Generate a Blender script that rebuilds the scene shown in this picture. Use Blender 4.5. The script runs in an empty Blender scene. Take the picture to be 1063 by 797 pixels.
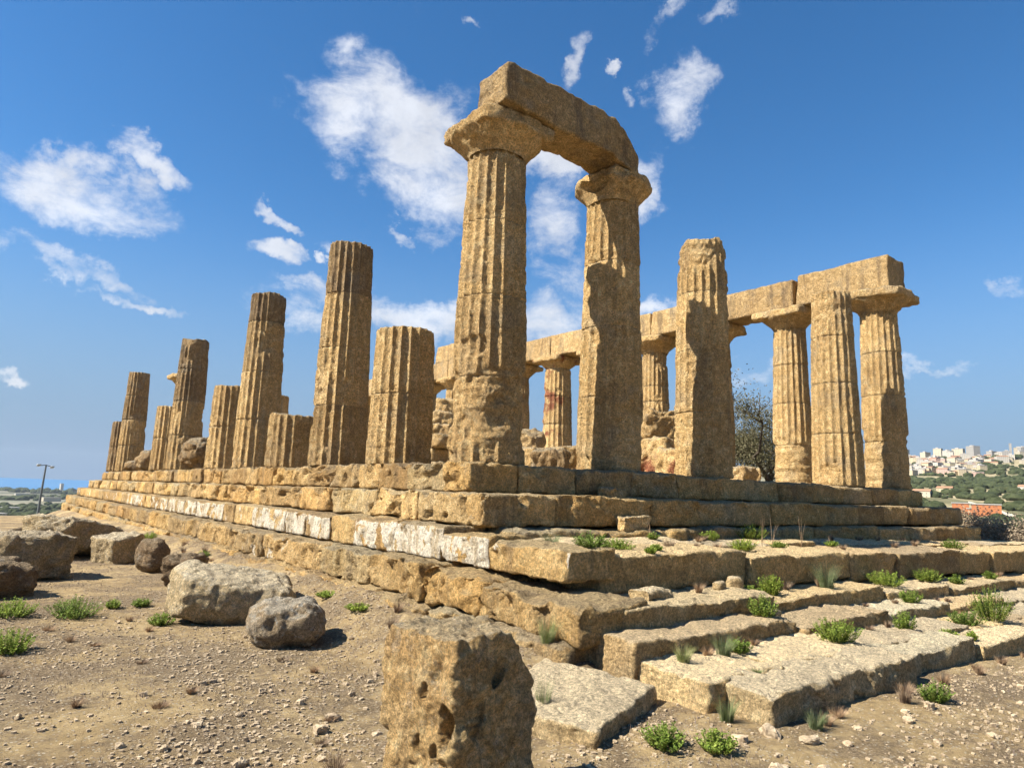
import bpy, math, random
import numpy as np
from mathutils import Vector, Matrix
from mathutils.bvhtree import BVHTree
HAZE = 0.00004
R = math.radians
rng = random.Random(7)
nrg = np.random.RandomState(11)
scene = bpy.context.scene
COL = scene.collection

# ------------------------------------------------------------------ camera
CAM = Vector((-6.955, -9.597, -0.4835))
cd = bpy.data.cameras.new('camera')
cd.sensor_width = 36.0
cd.lens = 711.36 / 1063 * 36.0
cd.clip_start = 0.05
cd.clip_end = 60000
cam = bpy.data.objects.new('camera', cd)
COL.objects.link(cam)
cr = Vector((0.78518049, -0.61843316, 0.03212503)); cu = Vector((-0.12236112, -0.10408198, 0.98701302)); cb = Vector((-0.60705794, -0.77891422, -0.15739532))
cam.matrix_world = Matrix(((cr.x, cu.x, cb.x, CAM.x), (cr.y, cu.y, cb.y, CAM.y), (cr.z, cu.z, cb.z, CAM.z), (0, 0, 0, 1)))
scene.camera = cam
scene.render.resolution_x = 1024; scene.render.resolution_y = 767

# ------------------------------------------------------------------ light
SUN_AZ = 163.0      # where the sun stands, counter-clockwise from +X
SUN_EL = 46.0
scene.view_settings.view_transform = 'Standard'
scene.view_settings.look = 'None'
scene.view_settings.gamma = 1
scene.view_settings.exposure = 1.17
sl = bpy.data.lights.new('sun', 'SUN'); sl.energy = 5.0; sl.angle = R(0.5); sl.color = (1.0, 0.945, 0.84)
so = bpy.data.objects.new('sun', sl); COL.objects.link(so)
sdir = Vector((math.cos(R(SUN_EL)) * math.cos(R(SUN_AZ)), math.cos(R(SUN_EL)) * math.sin(R(SUN_AZ)), math.sin(R(SUN_EL))))
so.rotation_euler = (-sdir).to_track_quat('-Z', 'Y').to_euler()
so.location = (-30, 10, 40)

CLOUDS = [
    ((10.762, -0.696, -0.501), (-1.782, 7.758, -21.182), 1),
    ((21.358, -0.904, -4.765), (-10.601, 19.964, -43.904), 1),
    ((23.4, 2.28, -7.576), (-11.669, 14.558, -35.949), 0.8),
    ((13.191, -0.088, -3.289), (-9.954, 13.889, -50.683), 0.8),
    ((7.592, -2.999, -1.611), (-0.627, 7.356, -11.523), 1),
    ((11.094, -5.11, -2.966), (-1.014, 8.749, -15.749), 0.9),
    ((7.836, -5.938, 3.34), (17.367, 9.193, -27.542), 0.7),
    ((24.436, -7.434, -0.837), (0.99, 17.558, -52.201), 0.9),
    ((26.863, -6.119, -5.109), (-10.91, 35.08, -78.514), 0.8),
    ((35.992, -14.359, -2.027), (3.229, 28.696, -78.841), 0.7),
    ((78.531, -34.371, 10.198), (20.003, 28.077, -103.01), 0.8),
    ((45.236, -18.683, -11.876), (-7.804, 35.387, -74.289), 0.7),
    ((4.106, -2.523, 0.036), (3.772, 6.279, -29.143), 0.95),
    ((8.175, -9.043, 0.932), (13.51, 5.971, -49.818), 0.7),
    ((10.526, -9.966, 0.063), (5.194, 4.875, -23.201), 0.6),
    ((17.256, -15.013, 0.283), (3.603, 3.652, -12.628), 0.7),
    ((12.034, -10.398, 0.328), (4.589, 4.362, -24.839), 0.8),
    ((22.853, -7.715, -3.771), (-5.823, 24.855, -78.935), 0.6),
    ((7.962, -19.963, 10.137), (16.944, -4.498, -17.779), 0.75),
    ((49.333, -33.234, -12.311), (5.718, 19.538, -26.753), 0.7),
    ((63.189, -62.578, -4.013), (40.216, 36.895, -80.407), 0.7),
    ((52.567, -24.359, -10.902), (3.72, 72.733, -84.063), 0.6),
    ((22.406, -21.493, -6.314), (3.909, 7.989, -17.6), 0.7),
    ((20.183, -17.544, 0.207), (13.669, 14.121, -38.882), 0.8),
    ((9.524, -24.656, 10.618), (62.761, -12.4, -56.079), 0.45),
    ((16.063, -42.766, -16.645), (17.243, 24.537, -85.762), 0.55),
    ((10.441, -28.535, 0.964), (23.765, 5.925, -136.475), 0.5),
    ((10.82, -16.771, -0.554), (8.621, 7.134, -61.807), 0.4),
    ((19.376, -22.797, -0.737), (19.237, 16.263, -88.59), 0.6),
    ((53.792, -2.378, 6.895), (15.413, 14.562, -123.799), 0.6),
    ((20.171, -3.431, 1.171), (8.385, 28.609, -132.044), 0.5),
    ((9.422, -24.347, 7.502), (76.105, -11.627, -77.056), 0.4),
    ((60.857, -63.023, -4.473), (32.725, 29.061, -71.804), 0.5),
]

w = bpy.data.worlds.new('World'); scene.world = w; w.use_nodes = True
nt = w.node_tree; nt.nodes.clear()
def wn(t, **k):
    n = nt.nodes.new(t)
    for a, b in k.items(): setattr(n, a, b)
    return n
def wl(a, b): nt.links.new(a, b)
def wmath(op, a, b=None, c=None, clamp=False):
    n = wn('ShaderNodeMath', operation=op, use_clamp=clamp)
    for i, v in enumerate((a, b, c)):
        if v is None: continue
        if isinstance(v, (int, float)): n.inputs[i].default_value = v
        else: wl(v, n.inputs[i])
    return n.outputs[0]
sky = wn('ShaderNodeTexSky', sky_type='NISHITA', sun_disc=False)
sky.sun_elevation = R(SUN_EL); sky.sun_rotation = R(90 - SUN_AZ)
sky.altitude = 100; sky.air_density = 1.0; sky.dust_density = 0.1; sky.ozone_density = 3.5
hs = wn('ShaderNodeHueSaturation'); hs.inputs['Saturation'].default_value = 1.27; hs.inputs['Value'].default_value = 1.0
wl(sky.outputs[0], hs.inputs['Color'])
bg = wn('ShaderNodeBackground'); bg.inputs[1].default_value = 0.073
tc = wn('ShaderNodeTexCoord')
sz = wn('ShaderNodeSeparateXYZ'); wl(tc.outputs['Generated'], sz.inputs[0])
hz = wn('ShaderNodeMapRange', interpolation_type='SMOOTHERSTEP'); wl(sz.outputs[2], hz.inputs[0]); hz.inputs[1].default_value = 0.42; hz.inputs[2].default_value = -0.04
hmix = wn('ShaderNodeMix', data_type='RGBA'); wl(hz.outputs[0], hmix.inputs[0]); wl(hs.outputs[0], hmix.inputs[6]); hmix.inputs[7].default_value = (1.55, 2.35, 3.5, 1)
wl(hmix.outputs[2], bg.inputs[0])
n1 = wn('ShaderNodeTexNoise'); n1.inputs['Scale'].default_value = 9; n1.inputs['Detail'].default_value = 7; n1.inputs['Roughness'].default_value = 0.62
wl(tc.outputs['Generated'], n1.inputs['Vector'])
sub = wn('ShaderNodeVectorMath', operation='SUBTRACT'); wl(n1.outputs['Color'], sub.inputs[0]); sub.inputs[1].default_value = (0.5, 0.5, 0.5)
sc = wn('ShaderNodeVectorMath', operation='SCALE'); wl(sub.outputs[0], sc.inputs[0]); sc.inputs['Scale'].default_value = 0.16
ad = wn('ShaderNodeVectorMath', operation='ADD'); wl(tc.outputs['Generated'], ad.inputs[0]); wl(sc.outputs[0], ad.inputs[1])
acc = None
for ta, tb, wt in CLOUDS:
    d1 = wn('ShaderNodeVectorMath', operation='DOT_PRODUCT'); wl(ad.outputs[0], d1.inputs[0]); d1.inputs[1].default_value = ta
    d2 = wn('ShaderNodeVectorMath', operation='DOT_PRODUCT'); wl(ad.outputs[0], d2.inputs[0]); d2.inputs[1].default_value = tb
    q = wmath('ADD', wmath('MULTIPLY', d1.outputs['Value'], d1.outputs['Value']), wmath('MULTIPLY', d2.outputs['Value'], d2.outputs['Value']))
    m = wmath('SUBTRACT', 1.5, q)
    m = wmath('MAXIMUM', m, -1.0)
    m = wmath('MULTIPLY', m, wt)
    acc = m if acc is None else wmath('MAXIMUM', acc, m)
n2 = wn('ShaderNodeTexNoise'); n2.inputs['Scale'].default_value = 13; n2.inputs['Detail'].default_value = 9; n2.inputs['Roughness'].default_value = 0.66; n2.inputs['Distortion'].default_value = 0.25
stv = wn('ShaderNodeMapping'); stv.inputs['Scale'].default_value = (1, 1, 1.7); wl(tc.outputs['Generated'], stv.inputs[0]); wl(stv.outputs[0], n2.inputs['Vector'])
dens = wmath('ADD', wmath('MULTIPLY', acc, 1.15), wmath('MULTIPLY', wmath('SUBTRACT', n2.outputs['Fac'], 0.525), 3.9))
mr = wn('ShaderNodeMapRange', interpolation_type='SMOOTHSTEP'); wl(dens, mr.inputs[0]); mr.inputs[1].default_value = 0.0; mr.inputs[2].default_value = 1.7
cap = wmath('MULTIPLY', mr.outputs[0], wmath('MULTIPLY', wmath('ADD', acc, 0.55, clamp=True), 0.82))
front = wn('ShaderNodeVectorMath', operation='DOT_PRODUCT'); wl(tc.outputs['Generated'], front.inputs[0]); front.inputs[1].default_value = (-cb.x, -cb.y, -cb.z)
cap = wmath('MULTIPLY', cap, wmath('GREATER_THAN', front.outputs['Value'], 0.0))
cramp = wn('ShaderNodeMapRange'); wl(n1.outputs['Fac'], cramp.inputs[0]); cramp.inputs[1].default_value = 0.3; cramp.inputs[2].default_value = 0.7; cramp.inputs[3].default_value = 0.36; cramp.inputs[4].default_value = 0.52
bgc = wn('ShaderNodeBackground'); bgc.inputs[0].default_value = (0.93, 0.95, 1.0, 1); wl(cramp.outputs[0], bgc.inputs[1])
mx = wn('ShaderNodeMixShader'); wl(cap, mx.inputs[0]); wl(bg.outputs[0], mx.inputs[1]); wl(bgc.outputs[0], mx.inputs[2])
wo = wn('ShaderNodeOutputWorld'); wl(mx.outputs[0], wo.inputs[0])

# ------------------------------------------------------------------ noise and mesh helpers
def _h(ix, iy, iz, seed):
    h = (ix.astype(np.int64) * 374761393 + iy.astype(np.int64) * 668265263 + iz.astype(np.int64) * 2147483647 + seed * 1274126177) & 0xffffffff
    h = ((h ^ (h >> 13)) * 1274126177) & 0xffffffff
    h = ((h ^ (h >> 16)) * 2246822519) & 0xffffffff
    return ((h ^ (h >> 15)) & 0xffff) / 32767.5 - 1.0
def vn(P, seed=0):
    F = np.floor(P); f = P - F; I = F.astype(np.int64)
    u = f * f * (3 - 2 * f)
    x, y, z = I[:, 0], I[:, 1], I[:, 2]
    def H(a, b, c): return _h(x + a, y + b, z + c, seed)
    ux, uy, uz = u[:, 0], u[:, 1], u[:, 2]
    a = H(0, 0, 0) * (1 - ux) + H(1, 0, 0) * ux
    b = H(0, 1, 0) * (1 - ux) + H(1, 1, 0) * ux
    c = H(0, 0, 1) * (1 - ux) + H(1, 0, 1) * ux
    d = H(0, 1, 1) * (1 - ux) + H(1, 1, 1) * ux
    return (a * (1 - uy) + b * uy) * (1 - uz) + (c * (1 - uy) + d * uy) * uz
def fbm(P, octs=3, seed=0, gain=0.5):
    s = 0; a = 1.0; t = 0
    for o in range(octs):
        s = s + a * vn(P * (2.03 ** o) + 17.3 * o, seed + o); t += a; a *= gain
    return s / t
def sstep(a, b, x):
    t = np.clip((x - a) / (b - a), 0, 1); return t * t * (3 - 2 * t)

def mesh_obj(name, V, F, mat, parent=None, loc=(0, 0, 0), smooth=True, attr=None, tri=False, mats=None, midx=None, rot=None):
    V = np.asarray(V, dtype=np.float32); F = np.asarray(F, dtype=np.int32)
    n = F.shape[1]
    me = bpy.data.meshes.new(name)
    me.vertices.add(len(V)); me.vertices.foreach_set('co', V.ravel())
    me.loops.add(F.size); me.loops.foreach_set('vertex_index', F.ravel())
    me.polygons.add(len(F)); me.polygons.foreach_set('loop_start', np.arange(0, F.size, n, dtype=np.int32))
    me.polygons.foreach_set('use_smooth', np.full(len(F), smooth, dtype=bool))
    for m in (mats or [mat]): me.materials.append(m)
    if midx is not None: me.polygons.foreach_set('material_index', np.asarray(midx, dtype=np.int32))
    if attr is not None:
        for an, av in attr.items():
            at = me.attributes.new(an, 'FLOAT', 'POINT'); at.data.foreach_set('value', np.asarray(av, dtype=np.float32))
    me.update(calc_edges=True); me.validate()
    o = bpy.data.objects.new(name, me); COL.objects.link(o)
    o.location = loc
    if rot is not None: o.rotation_euler = rot
    if parent is not None: o.parent = parent
    return o
def tag(o, label=None, cat=None, group=None, kind=None):
    if label: o['label'] = label
    if cat: o['category'] = cat
    if group: o['group'] = group
    if kind: o['kind'] = kind
    return o
def empty(name, loc, label, cat, group=None, rz=0):
    o = bpy.data.objects.new(name, None); COL.objects.link(o); o.location = loc; o.rotation_euler = (0, 0, rz)
    o.empty_display_size = 0.2
    return tag(o, label, cat, group)
def join(parts):
    Vs, Fs, n = [], [], 0
    for V, F in parts:
        Vs.append(V); Fs.append(F + n); n += len(V)
    return np.concatenate(Vs), np.concatenate(Fs)

def boxgrid(size, res):
    sx, sy, sz = size
    n = [max(1, int(math.ceil(s / res))) for s in size]
    Vs, Fs, k = [], [], 0
    for ax in range(3):
        a, b = [(1, 2), (2, 0), (0, 1)][ax]
        ga, gb = np.meshgrid(np.linspace(-.5, .5, n[a] + 1), np.linspace(-.5, .5, n[b] + 1), indexing='ij')
        idx = np.arange(ga.size).reshape(ga.shape)
        q = np.stack([idx[:-1, :-1], idx[1:, :-1], idx[1:, 1:], idx[:-1, 1:]], -1).reshape(-1, 4)
        for s in (-.5, .5):
            P = np.zeros((ga.size, 3)); P[:, ax] = s; P[:, a] = ga.ravel(); P[:, b] = gb.ravel()
            Vs.append(P); Fs.append((q if s > 0 else q[:, ::-1]) + k); k += len(P)
    V = np.concatenate(Vs); F = np.concatenate(Fs)
    key = np.round(V * 100000).astype(np.int64)
    _, first, inv = np.unique(key, axis=0, return_index=True, return_inverse=True)
    return V[first] * np.array(size), inv.ravel()[F]
def rock(size, res, rad, amp=0.03, seed=0, freq=1.6, taper=0.0, cuts=0, cutd=(0.75, 0.95), pit=0.0, fine=0.3, cragk=.5, center=(0, 0, 0)):
    """a stone block: rounded box, worn and chipped; origin at its centre"""
    V, F = boxgrid(size, res)
    h = np.array(size) / 2
    r = min(rad, h.min() * 0.98)
    inner = np.clip(V, -(h - r), h - r)
    d = V - inner; L = np.linalg.norm(d, axis=1, keepdims=True); N = d / np.maximum(L, 1e-9)
    V = inner + N * r
    if taper: 
        k = 1 - taper * (V[:, 2:3] / size[2] + 0.5); V[:, :2] *= k
    q = random.Random(seed * 7 + 3)
    for i in range(cuts):
        if cuts <= 3: 
            n = np.array([q.choice((-1, 1)) * q.uniform(.35, 1), q.choice((-1, 1)) * q.uniform(.35, 1), q.uniform(-.2, 1.0)])
        else: n = np.array([q.gauss(0, 1), q.gauss(0, 1), q.gauss(0, .9)])
        n = n / np.linalg.norm(n)
        ext = (np.abs(n) * h).sum()
        dd = ext * q.uniform(*cutd)
        over = V @ n - dd
        V = V - n * (np.maximum(over, 0) * 0.92)[:, None]
    W = V + np.array(center) + seed * 3.17
    D = np.stack([fbm(W * freq, 3, seed), fbm(W * freq + 31, 3, seed + 5), fbm(W * freq + 67, 3, seed + 9)], 1)
    V = V + D * amp
    fn = fbm(W * 8.0, 2, seed + 20, 0.6)
    crag = np.abs(fbm(W * 3.1 + 5, 3, seed + 25)) * -1.6 + .35
    V = V + N * (fn * amp * fine * 1.6 + crag * amp * cragk)[:, None]
    if pit:
        pn = fbm(W * 5.5, 2, seed + 40); V = V - N * (sstep(.22, .5, pn) * pit)[:, None]
    return V, F
def revolve_quads(nr, na):
    i = np.arange(nr - 1)[:, None]; j = np.arange(na)[None, :]
    a = i * na + j; b = i * na + (j + 1) % na
    return np.stack([a, b, b + na, a + na], -1).reshape(-1, 4)
def tube(pts, rads, n=7, seed=0):
    pts = [Vector(p) for p in pts]; V = []
    for i, p in enumerate(pts):
        t = (pts[min(i + 1, len(pts) - 1)] - pts[max(i - 1, 0)]).normalized()
        a = t.cross(Vector((0.31, 0.2, 0.93)) if abs(t.z) < .9 else Vector((1, 0, 0))).normalized(); b = t.cross(a)
        for k in range(n):
            g = 2 * math.pi * k / n
            V.append(p + (a * math.cos(g) + b * math.sin(g)) * rads[i])
    V = np.array([tuple(v) for v in V]); F = revolve_quads(len(pts), n)[:, ::-1]
    # close the ends with a tiny ring
    c0 = len(V); V = np.concatenate([V, np.array([tuple(pts[0])] * 1 + [tuple(pts[-1])] * 1)])
    cap = [[(k + 1) % n, k, c0, c0] for k in range(0)]
    return V, F
# ------------------------------------------------------------------ materials
class NB:
    def __init__(s, name):
        s.m = bpy.data.materials.new(name); s.m.use_nodes = True; s.t = s.m.node_tree; s.t.nodes.clear()
        s.out = s.n('ShaderNodeOutputMaterial'); s.b = s.n('ShaderNodeBsdfPrincipled'); s.l(s.b.outputs[0], s.out.inputs[0])
        s.b.inputs['Roughness'].default_value = 0.95; s.b.inputs['Specular IOR Level'].default_value = 0.15
        g = s.n('ShaderNodeNewGeometry'); s.pos = g.outputs['Position']; s.nor = g.outputs['Normal']
    def n(s, t, **k):
        x = s.t.nodes.new(t)
        for a, b in k.items(): setattr(x, a, b)
        return x
    def l(s, a, b): s.t.links.new(a, b)
    def noise(s, scale, detail=4, rough=0.55, vec=None, dist=0, col=False, off=None, stretch=None):
        x = s.n('ShaderNodeTexNoise'); x.inputs['Scale'].default_value = scale; x.inputs['Detail'].default_value = detail
        x.inputs['Roughness'].default_value = rough; x.inputs['Distortion'].default_value = dist
        v = vec or s.pos
        if off or stretch:
            mp = s.n('ShaderNodeMapping'); s.l(v, mp.inputs[0])
            if off: mp.inputs['Location'].default_value = off
            if stretch: mp.inputs['Scale'].default_value = stretch
            v = mp.outputs[0]
        s.l(v, x.inputs['Vector']); return x.outputs['Color' if col else 'Fac']
    def vor(s, scale, feature='F1', vec=None, out='Distance', rnd=1):
        x = s.n('ShaderNodeTexVoronoi', feature=feature); x.inputs['Scale'].default_value = scale; x.inputs['Randomness'].default_value = rnd
        s.l(vec or s.pos, x.inputs['Vector']); return x.outputs[out]
    def math(s, op, a, b=0.0, clamp=False):
        x = s.n('ShaderNodeMath', operation=op, use_clamp=clamp)
        for i, v in enumerate((a, b)):
            if isinstance(v, (int, float)): x.inputs[i].default_value = v
            else: s.l(v, x.inputs[i])
        return x.outputs[0]
    def rng(s, v, a, b, c=0.0, d=1.0, smooth=True):
        x = s.n('ShaderNodeMapRange', interpolation_type='SMOOTHSTEP' if smooth else 'LINEAR'); s.l(v, x.inputs[0])
        for i, q in enumerate((a, b, c, d)): x.inputs[i + 1].default_value = q
        return x.outputs[0]
    def ramp(s, v, stops):
        x = s.n('ShaderNodeValToRGB'); s.l(v, x.inputs[0]); e = x.color_ramp.elements
        while len(e) > len(stops): e.remove(e[-1])
        while len(e) < len(stops): e.new(0.5)
        for i, (p, c) in enumerate(stops): e[i].position = p; e[i].color = (*c, 1)
        return x.outputs[0]
    def mix(s, f, a, b, mode='MIX'):
        x = s.n('ShaderNodeMix', data_type='RGBA', blend_type=mode); 
        for i, v in ((0, f), (6, a), (7, b)):
            if isinstance(v, (int, float)): x.inputs[i].default_value = v
            elif isinstance(v, tuple): x.inputs[i].default_value = (*v, 1)
            else: s.l(v, x.inputs[i])
        return x.outputs[2]
    def bump(s, h, strength, dist, prev=None):
        x = s.n('ShaderNodeBump'); x.inputs['Strength'].default_value = strength; x.inputs['Distance'].default_value = dist
        s.l(h, x.inputs['Height'])
        if prev is not None: s.l(prev, x.inputs['Normal'])
        return x.outputs[0]
    def attr(s, name):
        x = s.n('ShaderNodeAttribute', attribute_name=name); return x.outputs['Fac']
    def nz(s):
        x = s.n('ShaderNodeSeparateXYZ'); s.l(s.nor, x.inputs[0]); return x.outputs[2]
    def done(s, col, nrm=None, rough=None):
        if isinstance(col, tuple): s.b.inputs['Base Color'].default_value = (*col, 1)
        else: s.l(col, s.b.inputs['Base Color'])
        if nrm is not None: s.l(nrm, s.b.inputs['Normal'])
        if rough is not None: s.b.inputs['Roughness'].default_value = rough
        return s.m

def stone_mat(name, dark=(.40, .235, .10), mid=(.66, .435, .19), light=(.82, .61, .34), grey=(.40, .33, .23), grey_amt=0.5, streak=0.0, spots=0.0, lichen=0.3, plaster=False, pits=1.0, red=0.0, top=(.46, .40, .28), top_amt=.6, bumpk=1.0):
    b = NB(name)
    c = b.ramp(b.noise(0.9, 6, 0.62, dist=.4), [(0.3, dark), (0.5, mid), (0.72, light)])
    c2 = b.ramp(b.noise(7.5, 6, 0.65), [(0.32, tuple(x * .62 for x in mid)), (0.5, mid), (0.7, tuple(min(1, x * 1.35) for x in light))])
    c = b.mix(0.55, c, c2)
    c = b.mix(b.rng(b.noise(19, 5, .72, off=(6, 2, 5)), .50, .66, 0, .4), c, tuple(x * .55 for x in mid))
    c = b.mix(b.rng(b.noise(14, 5, .72, off=(1, 9, 5)), .56, .70, 0, .5), c, tuple(min(1, x * 1.25) for x in light))
    # wind-worn bedding lines
    bed = b.noise(5.0, 4, 0.6, stretch=(.35, .35, 2.6))
    c = b.mix(b.rng(bed, .55, .75, 0, .35), c, tuple(x * .72 for x in mid))
    # weathered skin on faces that look up
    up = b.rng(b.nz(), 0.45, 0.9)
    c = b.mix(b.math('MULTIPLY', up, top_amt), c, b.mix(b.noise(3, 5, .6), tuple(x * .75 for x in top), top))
    gm = b.rng(b.noise(1.7, 5, .6, off=(9, 4, 2)), .5, .68, 0, grey_amt)
    c = b.mix(gm, c, grey)
    li = b.rng(b.noise(26, 4, .7, off=(3, 3, 8)), .60, .72, 0, lichen)
    c = b.mix(li, c, (.09, .075, .055))
    if red:
        c = b.mix(b.rng(b.noise(1.3, 4, .6, off=(5, 1, 7)), .5, .62, 0, red), c, (.27, .075, .045))
    # every block weathers its own way
    tint = b.n('ShaderNodeValToRGB'); b.l(b.attr('blk'), tint.inputs[0]); tint.color_ramp.interpolation = 'CONSTANT'; e = tint.color_ramp.elements
    for i_, (p_, c_) in enumerate([(0, (1, 1, 1)), (.02, (1.12, 1.02, .82)), (.2, (.82, .82, .84)), (.36, (1.12, 1.08, 1.0)), (.52, (.74, .68, .62)), (.66, (1.0, .96, .86)), (.8, (1.0, .88, .72)), (.92, (.9, .95, 1.0))]):
        if i_ > 1: e.new(p_)
        e[i_].position = p_; e[i_].color = (*c_, 1)
    c = b.mix(.85, c, tint.outputs[0], 'MULTIPLY')
    oi = b.n('ShaderNodeObjectInfo'); c = b.mix(1.0, c, b.mix(oi.outputs['Random'], (.84, .82, .80), (1.13, 1.12, 1.08)), 'MULTIPLY')
    big = b.noise(.28, 3, .5, off=(3, 6, 2)); c = b.mix(b.rng(big, .4, .65, 0, .25), c, b.mix(1.0, c, (.84, .80, .78), 'MULTIPLY'))
    if streak:
        st = b.noise(2.6, 6, .7, off=(1, 2, 3), stretch=(1, 1, .16)); c = b.mix(b.rng(st, .50, .64, 0, streak), c, (.12, .095, .075))
    if spots:
        sp = b.noise(7.5, 7, .78, off=(7, 1, 4)); c = b.mix(b.rng(sp, .55, .60, 0, spots), c, b.mix(b.noise(40, 3), (.34, .33, .29), (.74, .71, .62)))
        sp2 = b.noise(11, 6, .75, off=(2, 5, 9)); c = b.mix(b.rng(sp2, .58, .64, 0, spots), c, (.10, .085, .065))
    grain = b.noise(95, 3, .7)
    c = b.mix(.55, c, b.mix(b.rng(grain, .3, .7), tuple([.5] * 3), tuple([1.6] * 3)), 'MULTIPLY')
    if plaster:
        pm = b.math('MULTIPLY', b.attr('plaster'), 1.0)
        pn = b.math('ADD', pm, b.math('MULTIPLY', b.math('SUBTRACT', b.noise(2.3, 8, .68, off=(2, 7, 1), stretch=(1, 1, .7)), .5), 3.4))
        k = b.rng(pn, .46, .54)
        k = b.math('MULTIPLY', k, b.math('GREATER_THAN', pm, .02))
        k = b.math('MULTIPLY', k, b.rng(b.nz(), .75, .35))
        sx = b.n('ShaderNodeSeparateXYZ'); b.l(b.nor, sx.inputs[0]); k = b.math('MULTIPLY', k, b.rng(sx.outputs[0], -.35, -.6))
        pc = b.mix(b.rng(b.noise(6, 6, .7, stretch=(1, 1, .25)), .45, .62), (.86, .76, .59), (.58, .46, .30))
        c = b.mix(k, c, pc)
    gr2 = b.noise(30, 6, .8, off=(4, 8, 1))
    c = b.mix(.8, c, b.mix(b.rng(gr2, .36, .64), tuple([.62] * 3), tuple([1.62] * 3)), 'MULTIPLY')
    h1 = b.noise(9, 10, .74)
    n = b.bump(h1, 1.0 * bumpk, .19)
    n = b.bump(gr2, 1.0 * bumpk, .075, n)
    v = b.vor(15, 'F1', vec=None)
    pitm = b.math('MULTIPLY', b.rng(v, .0, .34), b.rng(b.noise(4, 3, .5, off=(1, 8, 3)), .4, .6, .25, 1))
    n = b.bump(b.math('ADD', b.rng(v, .05, .38), b.math('MULTIPLY', bed, .8)), .8 * pits * bumpk, .05, n)
    n = b.bump(b.noise(55, 5, .8), .9 * bumpk, .03, n)
    return b.done(c, n)
M = {}
M['col'] = stone_mat('sandstone_column', grey_amt=.38, lichen=.28, streak=.28)
M['colgrey'] = stone_mat('sandstone_weathered', dark=(.20, .13, .07), mid=(.40, .265, .13), light=(.56, .41, .23), grey_amt=.6, lichen=.5, streak=.5)
M['block'] = stone_mat('sandstone_block', grey_amt=.3, lichen=.35, streak=.3, spots=.18, pits=.8)
M['course'] = stone_mat('sandstone_course', dark=(.39, .235, .105), mid=(.64, .43, .19), light=(.80, .60, .34), grey_amt=.3, lichen=.35, streak=.35, plaster=True, pits=.8)
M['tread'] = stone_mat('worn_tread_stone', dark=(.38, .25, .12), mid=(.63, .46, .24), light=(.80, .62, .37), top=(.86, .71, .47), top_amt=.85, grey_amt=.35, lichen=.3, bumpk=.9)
M['beam'] = stone_mat('beam_stone', dark=(.34, .205, .09), mid=(.58, .39, .18), light=(.74, .54, .29), grey_amt=.4, lichen=.4, streak=.5)
M['red'] = stone_mat('burnt_red_stone', red=.85, grey_amt=.2)
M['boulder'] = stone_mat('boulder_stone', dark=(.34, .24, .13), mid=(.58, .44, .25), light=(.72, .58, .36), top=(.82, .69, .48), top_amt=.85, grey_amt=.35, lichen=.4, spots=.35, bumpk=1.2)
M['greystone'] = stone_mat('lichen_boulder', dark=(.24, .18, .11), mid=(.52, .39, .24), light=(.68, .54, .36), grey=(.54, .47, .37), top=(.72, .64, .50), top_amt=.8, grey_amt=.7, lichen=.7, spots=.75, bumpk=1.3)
M['redrock'] = stone_mat('brown_rough_stone', dark=(.18, .115, .065), mid=(.34, .235, .135), light=(.50, .37, .23), grey_amt=.4, lichen=.5, spots=.3, top_amt=.3, bumpk=1.3)

# ground: yellow sandy soil, brown dry litter, pale grit
b = NB('dry_soil')
soil = b.ramp(b.noise(.55, 7, .62, dist=.5), [(.3, (.31, .205, .09)), (.5, (.49, .345, .16)), (.7, (.62, .46, .235))])
soil = b.mix(.5, soil, b.ramp(b.noise(6, 7, .7), [(.3, (.17, .115, .065)), (.52, (.44, .32, .17)), (.7, (.64, .50, .30))]))
lit = b.math('ADD', b.noise(.75, 6, .68, off=(4, 2, 0)), b.math('MULTIPLY', b.math('SUBTRACT', b.noise(9, 5, .7), .5), .45))
soil = b.mix(b.rng(lit, .40, .58, 0, .8), soil, b.ramp(b.noise(38, 4, .7), [(.35, (.07, .05, .035)), (.55, (.24, .175, .11)), (.72, (.48, .37, .23))]))
gv = b.vor(34, 'F1', out='Color'); gd = b.vor(34, 'F1')
gs = b.n('ShaderNodeSeparateColor'); b.l(gv, gs.inputs[0])
peb = b.math('MULTIPLY', b.rng(gd, .42, .30), b.math('GREATER_THAN', gs.outputs[0], .62))
soil = b.mix(b.math('MULTIPLY', peb, .75), soil, b.mix(gs.outputs[1], (.36, .27, .17), (.66, .58, .44)))
far = b.n('ShaderNodeSeparateXYZ'); b.l(b.pos, far.inputs[0])
vl = b.n('ShaderNodeVectorMath', operation='LENGTH'); b.l(b.pos, vl.inputs[0])
farm = b.rng(vl.outputs['Value'], 45, 130)
field = b.ramp(b.noise(.0045, 6, .62, dist=.8), [(.32, (.09, .09, .045)), (.42, (.20, .175, .09)), (.52, (.38, .31, .18)), (.62, (.24, .20, .11)), (.72, (.42, .35, .21))])
field = b.mix(b.rng(b.noise(.03, 6, .7), .48, .66), field, (.06, .072, .035))
seaward = b.rng(far.outputs[1], 250, 900)
field = b.mix(seaward, field, b.ramp(b.noise(.0022, 8, .68, dist=1.0, stretch=(1, .5, 1)), [(.3, (.05, .06, .04)), (.46, (.10, .10, .065)), (.54, (.24, .215, .15)), (.6, (.12, .125, .08)), (.72, (.30, .265, .19))]))
col = b.mix(farm, soil, field)
n = b.bump(b.noise(14, 9, .75), 1.0, .10)
n = b.bump(b.math('ADD', b.math('MULTIPLY', peb, 1.0), b.noise(60, 5, .75)), .75, .02, n)
M['soil'] = b.done(col, n)
b = NB('pebble_stone')
oi = b.n('ShaderNodeObjectInfo')
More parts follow.
